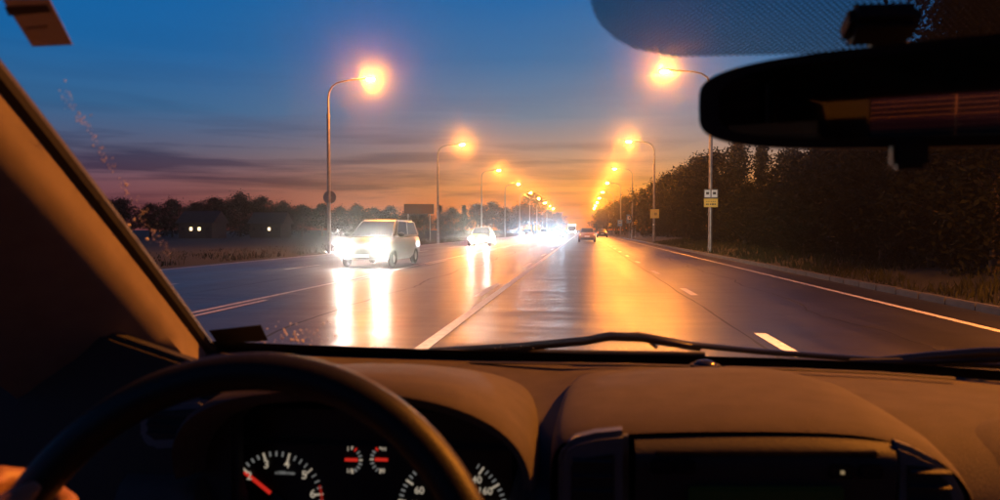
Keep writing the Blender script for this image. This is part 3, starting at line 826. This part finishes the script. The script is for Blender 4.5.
# passenger airbag lid, a thin raised panel with rounded corners
rows = []
for j in range(15):
    s_ = .545 + .34 * j / 14
    r_ = []
    for i in range(21):
        t = i / 20
        edge = max(0, .10 - (s_ - .545)) / .10
        x0 = .405 + .05 * edge ** 2 + .06 * (s_ - .545)
        X = x0 + (.86 - x0) * t
        p = catmull(dash_pt, X, s_); q = (catmull(dash_pt, X + .01, s_) - p).cross(catmull(dash_pt, X, s_ + .01) - p).normalized()
        if q.z < 0: q = -q
        r_.append(p + q * (.0035 if 0 < i < 20 and 0 < j < 14 else -.001))
    rows.append(r_)
MB().grid(rows).build('airbag_lid', M_DASH, DASH, smooth=30)
# demister slots
def slot(pxs, w):
    pts = []
    for px, py in pxs:
        d = ray(px, py)
        pts.append(EYE + d * ((1.052 - EYE.z) / d.z))
    MB().tube(pts, w, 6, flat=.3).build('demister_slot', M_RUBBER, DASH)
def dash_top_at(px, py, z=1.05):
    d = ray(px, py)
    return EYE + d * ((z - EYE.z) / d.z)
slot([(470, 362.5), (540, 363.3), (620, 364.5), (690, 366.3)], .006)
slot([(725, 367.3), (800, 369.5), (880, 373), (955, 378.5)], .006)
p = dash_top_at(705, 366)
MB().ellipsoid((p.x, p.y, p.z + .001), (.017, .017, .009), 18, 8, 0, 1).build('light_sensor', M_GLOSSBLK, DASH)
MB().tube([(p.x, p.y, p.z - .004), (p.x, p.y, p.z + .0025)], .022, 20).build('sensor_bezel', M_DASHD, DASH)

# ---- instrument hood
HX = -.240
def hood():
    loops_o = []
    prof = []
    n = 40
    def arch(a, w, h, zb, e=2.5):
        c, s_ = math.cos(a), math.sin(a)
        return (HX + w * math.copysign(abs(c) ** (2 / e), c), zb + h * abs(s_) ** (2 / e))
    st = [(.715, .186, .100, .985, -.004), (.708, .189, .108, .985, 0), (.716, .192, .1135, .985, 0), (.75, .194, .116, .985, 0), (.82, .194, .113, .985, 0), (.92, .19, .098, .985, 0), (1.02, .185, .076, .985, 0), (1.10, .18, .050, .985, 0)]
    outer = []
    for (Y, w, h, zb, _) in st:
        outer.append([(lambda q: (q[0], Y - .055 * ((q[1] - zb) / .116 - 1) * -0 + .05 * (1 - (q[1] - zb) / .116), q[1]))(arch(PI * i / n, w, h, zb)) for i in range(n + 1)])
    inner = []
    for (Y, w, h) in ((.722, .180, .094), (.80, .172, .088), (.86, .170, .085)):
        inner.append([(lambda q: (q[0], Y + .05 * (1 - (q[1] - .985) / .116), q[1]))(arch(PI * i / n, w, h, .985)) for i in range(n + 1)])
    MB().grid(outer[::-1] + inner).build('instrument_hood', M_DASH, CAR, smooth=60)
hood()
# ---- instrument cluster
CL = MB().box((HX, .868, .955), (.160, .012, .085)).build('instrument_cluster', mat('cluster_black', (.006, .006, .007), .5), CAR)
CL['label'] = 'black gauge panel with pale numerals and red needles'
M_DIG = mat('dial_print_glow', (.6, .56, .48), .5, emit=(1.0, .84, .62), estr=.32)
M_DIGD = mat('dial_print_dim', (.3, .3, .3), .5, emit=(.8, .8, .75), estr=.16)
M_NEEDLE = mat('needle_glow', (.6, .02, .01), .4, emit=(1.0, .035, .02), estr=.5)
M_REDDIM = mat('red_zone_glow', (.4, .02, .01), .4, emit=(1.0, .05, .03), estr=.16)
YF = .854
KPX = YF / 760.0
def cl(px, py): return at(px, py, YF)
TX = Matrix.Rotation(R(90), 4, 'X')
def txt(s_, px, py, size, m=None):
    p = cl(px, py)
    text('dial_number', s_, size, m or M_DIG, CL, Matrix.Translation(p) @ TX)
def tick(c, ang, r0, r1, w, m, name='dial_tick'):
    d = Vector((math.cos(ang), 0, math.sin(ang))); n = Vector((-d.z, 0, d.x))
    a, b = c + d * r0, c + d * r1
    MB().add([a - n * w, a + n * w, b + n * w, b - n * w] + [q + Vector((0, .003, 0)) for q in (a - n * w, a + n * w, b + n * w, b - n * w)],
             [(0, 1, 2, 3), (4, 7, 6, 5), (0, 4, 5, 1), (1, 5, 6, 2), (2, 6, 7, 3), (3, 7, 4, 0)]).build(name, m, CL, smooth=0)
TC = cl(277, 499)
r_t = 50 * KPX
for i in range(0, 29):
    ang = R(207 - i * 8.3)
    major = i % 4 == 0
    tick(TC, ang, r_t * (.83 if major else .90), r_t, .0009 if major else .0007, M_DIG if major else M_DIGD)
for k in range(0, 8):
    ang = R(207 - k * 33.2)
    q = (277 + 36 * math.cos(ang), 499 - 36 * math.sin(ang))
    txt(str(k), *q, .0135)
txt('x1000r/min', 285, 473, .0052, M_DIGD); 
tick(TC, R(143), -.006, r_t * .90, .0019, M_NEEDLE, 'needle')
tick(TC + Vector((0, -.002, 0)), R(143), -.010, .010, .006, M_GLOSSBLK, 'needle_cap')
rz_ = []
for i in range(9):
    a = R(-8 + i * 3.4); rz_.append((a))
A_ = [TC + Vector((math.cos(a), 0, math.sin(a))) * r_t * .94 for a in rz_]; B_ = [TC + Vector((math.cos(a), 0, math.sin(a))) * r_t for a in rz_]
MB().strip(A_, B_).build('red_zone', M_REDDIM, CL, smooth=0)
SP = cl(452, 512)
r_s = 57 * KPX
for i in range(0, 45):
    ang = R(216 - i * 5.75)
    if 62 < math.degrees(ang) < 128 : continue
    major = i % 4 == 0
    tick(SP, ang, r_s * (.85 if major else .92), r_s, .0010 if major else .0007, M_DIG if major else M_DIGD)
for k in range(0, 12):
    ang = R(216 - k * 23.0)
    if 75 < math.degrees(ang) < 118: continue
    q = (452 + 39 * math.cos(ang), 512 - 39 * math.sin(ang))
    txt(str(20 * k), *q, .0115)
for cx, sgn in ((348, 1), (384, -1)):
    c = cl(cx, 460)
    for i in range(9):
        a = R(-72 + 18 * i); a = a if sgn > 0 else PI - a
        tick(c, a, 11.5 * KPX, 15 * KPX, .0008, M_NEEDLE if i in (7,) else (M_DIG if i in (0, 4, 8) else M_DIGD))
    tick(c, R(0 if sgn > 0 else 180), -.004, .011, .0016, M_NEEDLE, 'needle')
    txt('1/2' if sgn > 0 else '90', cx + sgn * 2, 471, .007); txt('1' if sgn > 0 else 'H', cx, 449, .007)

# ---- centre pod
def pod():
    front = [(549, 540), (550, 470), (555, 447), (566, 438), (590, 433), (630, 430), (700, 428), (780, 428), (850, 431), (895, 439), (935, 455), (962, 478), (975, 505), (980, 540)]
    F = [at(px, py, .775) for px, py in front]
    # resample smoothly
    def resample(P, n):
        out = []
        for i in range(n + 1):
            t = i / n * (len(P) - 1); k = min(int(t), len(P) - 2); f = t - k
            p0, p1, p2, p3 = P[max(k - 1, 0)], P[k], P[k + 1], P[min(k + 2, len(P) - 1)]
            out.append(.5 * ((2 * p1) + (p2 - p0) * f + (2 * p0 - 5 * p1 + 4 * p2 - p3) * f * f + (3 * p1 - p0 - 3 * p2 + p3) * f ** 3))
        return out
    F = resample(F, 60)
    cx = .18
    rows = []
    for t, dz, sc in ((0.0, -.003, .995), (.012, 0, 1.0), (.05, .006, 1.0), (.15, .012, 1.0), (.35, .015, .985), (.6, .015, .965), (.85, .006, .93), (1.0, -.012, .88)):
        Y = .772 + t * .36
        rows.append([Vector((cx + (p.x - cx) * sc, Y, p.z + dz - (0 if p.z > 1.0 else 0))) for p in F])
    o = MB().grid(rows).build('centre_pod', M_DASH, CAR, smooth=60)
    return o, F
POD, FPTS = pod()
POD['label'] = 'rounded hump of the dashboard above the centre vents'
def panel_px(name, outline, Y0, Y1, m, parent, bevel=.004):
    A = [at(px, py, Y0) for px, py in outline]; B = [Vector((p.x, Y1, p.z)) for p in A]
    return MB().loft([A, B]).build(name, m, parent, bevel=bevel, smooth=40)
# fascia between the vents, its upper lip rounded and catching the light
def fascia():
    prof = [(.776, 0.0), (.768, -.0015), (.758, -.006), (.752, -.012), (.750, -.019), (.751, -.030), (.758, -.05), (.765, -.10), (.77, -.16)]
    rows = []
    for (Y, dz) in prof:
        r_ = []
        for i in range(25):
            px = 634 + (888 - 634) * i / 24
            py = 432.5 - 2.5 * math.sin(PI * i / 24) + (4 * max(0, (i - 17) / 7) ** 2) + 1.5
            p = at(px, py, .776)
            r_.append(Vector((p.x, Y, p.z - .0025 + dz)))
        rows.append(r_)
    return MB().grid(rows).build('centre_fascia', M_DASHD, CAR, smooth=60)
FAS = fascia()
panel_px('radio_screen', [(690, 489), (845, 489), (845, 540), (690, 540)], .748, .762, mat('dim_green_screen', (.01, .02, .01), .3, emit=(.06, .16, .04), estr=.008), FAS, .002)
panel_px('slot_recess', [(655, 452), (880, 452), (880, 458), (655, 458)], .7495, .765, M_GLOSSBLK, FAS, .002)
M_LED = mat('button_led', (.4, .3, .2), .5, emit=(1, .7, .35), estr=.25)
for px, py, m in ((841, 471, M_LED), (870, 471, M_GLOSSBLK), (684, 466, M_GLOSSBLK), (662, 466, M_GLOSSBLK)):
    p = at(px, py, .751)
    b = MB().box(p, (.011, .004, .007)).build('button', M_GLOSSBLK, FAS, bevel=.002)
    MB().box(p + Vector((0, -.0045, 0)), (.0016, .0008, .0016)).build('button_light', m, b, smooth=0)
def vent(outline, hole, label):
    fr = panel_px('air_vent', outline, .758, .785, M_FRAME, CAR, .006)
    fr['label'] = label
    panel_px('vent_opening', hole, .7565, .77, mat('vent_dark', (.008, .008, .009), .7), fr, .003)
    xs = [h[0] for h in hole]; ys = [h[1] for h in hole]
    for k in range(4):
        y = min(ys) + 10 + k * 15
        a = at(min(xs) + 5, y, .7555); b = at(max(xs) - 5, y, .7555)
        MB().box((a + b) / 2, ((b.x - a.x) / 2, .003, .0012), Matrix.Rotation(R(25), 3, 'X')).build('slat', M_DASHD, fr, smooth=0)
vent([(558, 540), (558, 462), (563, 447), (575, 439), (596, 434), (629, 431), (629, 540)], [(568, 530), (568, 466), (573, 457), (617, 451), (617, 530)], 'left centre air vent with a blue-grey frame')
vent([(893, 540), (893, 441), (915, 449), (938, 461), (957, 478), (967, 498), (969, 540)], [(905, 530), (905, 462), (930, 464), (950, 480), (956, 500), (956, 530)], 'right centre air vent with a blue-grey frame')

panel_px('corner_shade_trim', [(-60, 290), (60, 318), (140, 345), (172, 356), (196, 364), (236, 400), (236, 620), (-130, 620), (-130, 290)], .80, .825, mat('shade_black_plastic', (.014, .014, .015), .7), CAR, .006)  # black panel covers the lit dash end; its colour stands for shade
_sv = panel_px('side_air_vent', [(138, 412), (150, 402), (200, 398), (212, 408), (208, 440), (196, 448), (150, 450), (138, 440)], .790, .803, M_FRAME, CAR, .005)
_sv['label'] = 'left air vent half hidden behind the steering wheel'
panel_px('vent_opening', [(145, 415), (153, 409), (197, 406), (204, 412), (201, 436), (192, 441), (154, 443), (145, 436)], .7885, .80, mat('vent_dark'), _sv, .003)
for _k in range(3):
    _a = at(148, 416 + 9 * _k, .787); _b2 = at(201, 413 + 9 * _k, .787)
    MB().box((_a + _b2) / 2, ((_b2.x - _a.x) / 2, .004, .0012), Matrix.Rotation(R(25), 3, 'X')).build('slat', M_DASHD, _sv, smooth=0)
# ---- steering wheel
WC = Vector((-.24, .48, .970)); W_AX = Vector((0, -math.cos(R(20)), math.sin(R(20))))
W_UP = Vector((0, math.sin(R(20)), math.cos(R(20)))); W_RT = Vector((1, 0, 0))
SW = MB().ring(WC, W_AX, .1855, .0145, 96, 14, 1.0).build('steering_wheel', M_LEATHER, CAR, smooth=80)
SW['label'] = 'black steering wheel in front of the gauges'
def wp(r, a, off=0.0): return WC + (W_RT * math.cos(a) + W_UP * math.sin(a)) * r + W_AX * off
for a in (R(8), R(172), R(270)):
    MB().tube([wp(.06, a, -.01), wp(.12, a, -.012), wp(.18, a, 0)], [.03, .024, .018], 10, flat=.45).build('spoke', M_DASHD, SW)
MB().add(*(lambda b: (b.v, b.f))(MB().loft([[wp(r, 2 * PI * i / 24, o) for i in range(24)] for r, o in ((.075, -.05), (.082, -.01), (.07, .012), (.03, .02))]))).build('hub', M_DASHD, SW, smooth=60)
MB().tube([WC - W_AX * .04, WC - W_AX * .32], [.035, .04], 14).build('steering_column', M_DASHD, SW)
for sx in (-1, 1):
    p = WC - W_AX * .06
    MB().tube([p, p + Vector((sx * .09, 0, .012)), p + Vector((sx * .17, -.015, .02))], [.007, .009, .011], 10).build('stalk', M_DASHD, SW)

# ---- rear-view mirror
def mirror():
    MC = Vector((.212, .515, 1.3365))
    Nn = Vector((-.270, -.96, -.06)).normalized()
    rt = Vector((0, 0, 1)).cross(-Nn).normalized() * -1
    rt = Nn.cross(Vector((0, 0, 1))).normalized() * -1
    if rt.x < 0: rt = -rt
    up = rt.cross(-Nn).normalized()
    if up.z < 0: up = -up
    W, H = .136, .0335
    def outline(w, h, n=64, e=4.5):
        o = []
        for i in range(n):
            a = 2 * PI * i / n; c, s_ = math.cos(a), math.sin(a)
            x = w * math.copysign(abs(c) ** (2 / e), c); y = h * math.copysign(abs(s_) ** (2 / e), s_)
            y *= 1.0 + .10 * (x / w) - .10 * (abs(x) / w) ** 3
            o.append((x, y))
        return o
    def loop(w, h, d): return [MC + rt * x + up * y - Nn * d for x, y in outline(w, h)]
    g = MB().loft([loop(W * .93, H * .84, -.0005), loop(W, H, .0), loop(W * 1.005, H * 1.02, .008), loop(W * .97, H * .95, .022), loop(W * .7, H * .7, .036)][::1]).build('rear_view_mirror', M_GLOSSBLK if False else mat('mirror_housing', (.014, .014, .015), .55), CAR, smooth=50)
    g['label'] = 'black interior mirror hanging at the top right of the windscreen'
    mm = bpy.data.materials.new('mirror_silver'); mm.use_nodes = True
    b = mm.node_tree.nodes['Principled BSDF']; b.inputs['Base Color'].default_value = (.35, .35, .35, 1); b.inputs['Metallic'].default_value = 1; b.inputs['Roughness'].default_value = .03
    MB().add(loop(W * .90, H * .80, -.0035) + loop(W * .90, H * .80, .002), [tuple(range(64)), tuple(range(127, 63, -1))] + [(i, (i + 1) % 64, 64 + (i + 1) % 64, 64 + i) for i in range(64)]).build('mirror_glass', mm, g, smooth=0)
    base = glass_at(872, 8, -.006)
    MB().tube([MC - Nn * .03, MC - Nn * .035 + Vector((.0, .02, .03)), base], [.012, .011, .013], 12).build('mirror_arm', M_DASHD, g)
    MB().box(base + Vector((0, -.012, -.010)), (.023, .014, .010), Matrix.Rotation(R(-27), 3, 'X')).build('mirror_foot', M_DASHD, g, bevel=.005, smooth=40)
    MB().box(MC - up * (H + .004) + rt * -.004 + Nn * .002, (.011, .006, .010)).build('dipping_lever', M_RUBBER, g, bevel=.003)
mirror()

# ---- dotted sun band behind the mirror, printed on the inside of the glass
def sun_band():
    m = bpy.data.materials.new('ceramic_dot_print'); m.use_nodes = True
    nt = m.node_tree; N, L = nt.nodes, nt.links; N.clear()
    out = N.new('ShaderNodeOutputMaterial'); mx = N.new('ShaderNodeMixShader'); tr = N.new('ShaderNodeBsdfTransparent')
    df = N.new('ShaderNodeBsdfPrincipled'); df.inputs['Base Color'].default_value = (.02, .02, .022, 1); df.inputs['Roughness'].default_value = .6
    tc = N.new('ShaderNodeTexCoord'); mp = N.new('ShaderNodeMapping'); mp.inputs['Scale'].default_value = (420, 420, 420)
    mp.inputs['Rotation'].default_value = (R(27), 0, R(45))
    sp = N.new('ShaderNodeSeparateXYZ')
    L.new(tc.outputs['UV'], mp.inputs[0]); L.new(mp.outputs[0], sp.inputs[0])
    mp.inputs['Scale'].default_value = (300, 300, 1); mp.inputs['Rotation'].default_value = (0, 0, R(45))
    def mth(op, a, b=None):
        n = N.new('ShaderNodeMath'); n.operation = op
        for i, v in enumerate((a, b)):
            if v is None: continue
            if isinstance(v, (int, float)): n.inputs[i].default_value = v
            else: L.new(v, n.inputs[i])
        return n.outputs[0]
    fx = mth('SUBTRACT', mth('FRACT', sp.outputs[0]), .5); fy = mth('SUBTRACT', mth('FRACT', sp.outputs[1]), .5)
    d = mth('SQRT', mth('ADD', mth('MULTIPLY', fx, fx), mth('MULTIPLY', fy, fy)))
    hole = mth('LESS_THAN', d, .33)           # clear round holes in the black print
    L.new(hole, mx.inputs[0]); L.new(df.outputs[0], mx.inputs[1]); L.new(tr.outputs[0], mx.inputs[2]); L.new(mx.outputs[0], out.inputs[0])
    rows = []; us = []
    top = -60
    for j in range(13):
        t = j / 12
        y = 51 - t * 110
        # left edge: rounded lower corner
        k = max(0.0, 1 - t / .40)
        x0 = 604 - 26 * t + 62 * (1 - math.sqrt(max(0, 1 - k * k))) + 8 * k
        row = []
        for i in range(25):
            x = x0 + (1120 - x0) * i / 24
            yy = y + (2 - 8 * max(0, (x - 640) / 360)) * (1 - t)
            row.append(glass_at(x, yy, -.0045))
        rows.append(row)
    o = MB().grid(rows).build('sun_band', m, WS, smooth=60)
    uv = o.data.uv_layers.new(name='UVMap')
    for lp in o.data.loops:
        v = o.data.vertices[lp.vertex_index].co
        uv.data[lp.index].uv = (v.x, (v.y) * -1.14)
    o['label'] = 'dotted dark band printed on the glass behind the mirror'
sun_band()
# ---- stickers on the glass
def sticker(name, corners, m, label, off=-.005, th=.0006):
    A = [glass_at(px, py, off) for px, py in corners]; n = (A[1] - A[0]).cross(A[3] - A[0]).normalized()
    if n.y > 0: n = -n
    B = [p + n * th for p in A]
    o = MB().loft([A, B]).build(name, m, WS, smooth=0); o['label'] = label
    return A, n
M_STK = mat('sticker_paper', (.36, .30, .29), .8, var=.15, vscale=60)
M_STK.node_tree.nodes['Principled BSDF'].inputs['Transmission Weight'].default_value = 0.0
_n = M_STK.node_tree; _b = _n.nodes['Principled BSDF']; _t = _n.nodes.new('ShaderNodeBsdfTranslucent'); _t.inputs[0].default_value = (.22, .19, .20, 1); _m = _n.nodes.new('ShaderNodeMixShader'); _m.inputs[0].default_value = .6
_n.links.new(_b.outputs[0], _m.inputs[1]); _n.links.new(_t.outputs[0], _m.inputs[2]); _n.links.new(_m.outputs[0], _n.nodes['Material Output'].inputs[0])
sticker('windscreen_sticker', [(5, -6), (52, -6), (75, 40), (35, 42)], M_STK, 'pale parking sticker at the top left of the glass')
sticker('sticker_stripe', [(8, 1), (50, -1), (54, 6), (12, 10)], mat('stripe_print', (.025, .02, .025), .6), 'dark printed stripe across the sticker', -.0062)
for (a, b, c, d_) in (((28, 22), (50, 20), (51, 22), (29, 24)),):
    sticker('sticker_print', (a, b, c, d_), mat('faint_print', (.22, .17, .16), .7), 'faint line of print on the sticker', -.0062)
sticker('black_sticker', [(209, 327), (261, 321.5), (268, 337), (218, 341)], mat('black_sticker_vinyl', (.012, .014, .012), .6), 'small black rectangular label low on the left of the glass')

# ---- dirt on the glass: specks and a smear left by the wiper
sp = MB()
r = random.Random(3)
def speck(px, py, s_):
    p = glass_at(px, py, .004); sp.ellipsoid(p, (s_, s_ * r.uniform(.7, 1.2), s_ * .8), 6, 4)
for _ in range(70): speck(r.gauss(297, 16), r.gauss(338, 6), r.uniform(.0008, .0019))
for _ in range(24): speck(r.uniform(330, 660), 352 - abs(r.gauss(0, 2.5)), r.uniform(.0004, .0010))
for _ in range(170):
    t = r.random(); speck(58 + 115 * t + r.gauss(0, 3), 85 + 180 * t ** .95 + r.gauss(0, 3), r.uniform(.0003, .0010))
for q in ((125, 188), (133, 223), (146, 242), (128, 228)): speck(*q, .0022)
o = sp.build('windscreen_specks', mat('dried_water_speck', (.8, .72, .62), .4), WS, smooth=60)
tag(o, 'dried water specks scattered low on the glass', kind='stuff')

# ---- wipers
def wiper(blade, bow, arm, label):
    blade, bow, arm = ([(x, y + q) for x, y in l] for l, q in ((blade, 7), (bow, 9), (arm, 11)))
    e = MB().tube([glass_at(x, y, .009) for x, y in blade], .006, 8).build('wiper', M_RUBBER, CAR)
    e['label'] = label
    MB().tube([glass_at(x, y, .015) for x, y in bow], [.005] + [.007] * (len(bow) - 2) + [.005], 8).build('wiper_frame', M_GLOSSBLK, e, smooth=70)
    MB().tube([glass_at(x, y, .019) for x, y in arm], [.006] + [.008] * (len(arm) - 1), 8, flat=.6).build('wiper_arm', M_GLOSSBLK, e, smooth=70)
    for k in (1, len(bow) - 2):
        MB().tube([glass_at(*bow[k], .015), glass_at(bow[k][0] + 12, bow[k][1] + 6, .009)], .003, 6).build('wiper_claw', M_GLOSSBLK, e)
wiper([(384, 352), (480, 351), (560, 351.5), (640, 353), (705, 354)], [(430, 351), (520, 347), (585, 341), (610, 336.5), (645, 338), (700, 348.5)], [(596, 337), (640, 335.5), (690, 345), (760, 352), (880, 361), (1020, 368)],
      'left wiper lying along the foot of the glass')
wiper([(850, 361), (920, 360), (1040, 356)], [(880, 360.5), (930, 357), (985, 353), (1060, 352)], [(940, 356), (1000, 352.5), (1080, 354)], 'right wiper at the lower right edge of the glass')

MB().grid([[ws(-1 + 2 * j / 40, -.03) + Vector((0, .02 + .05 * k, -.012 - .02 * k)) for j in range(41)] for k in (0, 1, 2)]).build('cowl_panel', M_RUBBER, CAR, smooth=60)

# ------------------------------------------------------------------ driver's left hand on the wheel
def hand():
    e = None
    mb = MB()
    a0 = R(162)                               # clock position of the grip
    tang = (-W_RT * math.sin(a0) + W_UP * math.cos(a0))      # along the rim, clockwise upwards negative
    tang = -tang if tang.z < 0 else tang                     # up the rim
    radial = (W_RT * math.cos(a0) + W_UP * math.sin(a0))      # away from the hub
    near = W_AX                                               # towards the driver
    C = WC + radial * .1855
    def P(r_, n_, t_): return C + radial * r_ + near * n_ + tang * t_
    # palm on the outer side of the rim
    pal = []
    for t_, w in ((-.045, .016), (-.03, .021), (-.005, .023), (.02, .022), (.038, .018)):
        pal.append([P(.036 + .012 * math.cos(q), .012 + .030 * math.sin(q) * 1.0, t_) if False else P(.038 + .013 * math.cos(q), .008 + .034 * math.sin(q), t_) for q in [2 * PI * i / 14 for i in range(14)]])
    mb.loft(pal)
    # four fingers: over the far side of the rim, tips curling back inside
    for k, (t_, L, rr) in enumerate(((.034, 1.0, .0095), (.013, 1.06, .0098), (-.008, 1.0, .0094), (-.028, .82, .0083))):
        pts = [P(.040, -.012, t_), P(.030, -.030, t_ + .002), P(.008, -.034, t_ + .002), P(-.014 * L, -.030, t_), P(-.027 * L, -.014, t_ - .002), P(-.028 * L, .000, t_ - .003)]
        mb.tube(pts, [rr * 1.12, rr * 1.1, rr, rr * 1.0, rr * .9, rr * .62], 10)
        mb.ellipsoid(pts[-1], (rr * .62,) * 3, 8, 6)
        mb.ellipsoid(pts[1], (rr * 1.15,) * 3, 8, 6)
    # thumb: leaves the side of the palm and lies along the near side of the rim
    pts = [P(.034, .030, -.030), P(.018, .036, -.006), P(-.002, .031, .018), P(-.014, .024, .038), P(-.017, .021, .046)]
    mb.tube(pts, [.0135, .0135, .0115, .0095, .006], 10); mb.ellipsoid(pts[-1], (.0065,) * 3, 8, 6)
    # knuckle ridge, wrist, forearm
    mb.tube([P(.040, -.010, .036), P(.040, -.012, -.032)], [.0135, .0125], 10)
    mb.tube([P(.036, .012, -.035), P(.030, .040, -.075), P(.0, .12, -.15), P(-.02, .24, -.25)], [.027, .026, .033, .040], 14)
    o = mb.build('person', mat('skin', (.26, .14, .09), .5, bump=.15, bscale=150, var=.08, vscale=40), smooth=80)
    rm = o.modifiers.new('remesh', 'REMESH'); rm.mode = 'VOXEL'; rm.voxel_size = .0028
    sm = o.modifiers.new('smooth', 'SMOOTH'); sm.iterations = 4; sm.factor = .5
    dg = bpy.context.evaluated_depsgraph_get()
    me = bpy.data.meshes.new_from_object(o.evaluated_get(dg))
    mt = o.data.materials[0]
    o.modifiers.clear(); o.data = me
    if not me.materials: me.materials.append(mt)
    me.polygons.foreach_set('use_smooth', [True] * len(me.polygons))
    tag(o, 'driver at the left edge, hand gripping the steering wheel rim', 'person')
    sl = MB().tube([P(.022, .07, -.10), P(0, .12, -.15), P(-.02, .245, -.255)], [.040, .044, .054], 18).build('sleeve', mat('dark_sleeve', (.03, .03, .035), .9, bump=.4, bscale=60), o)
    nl = MB()
hand()
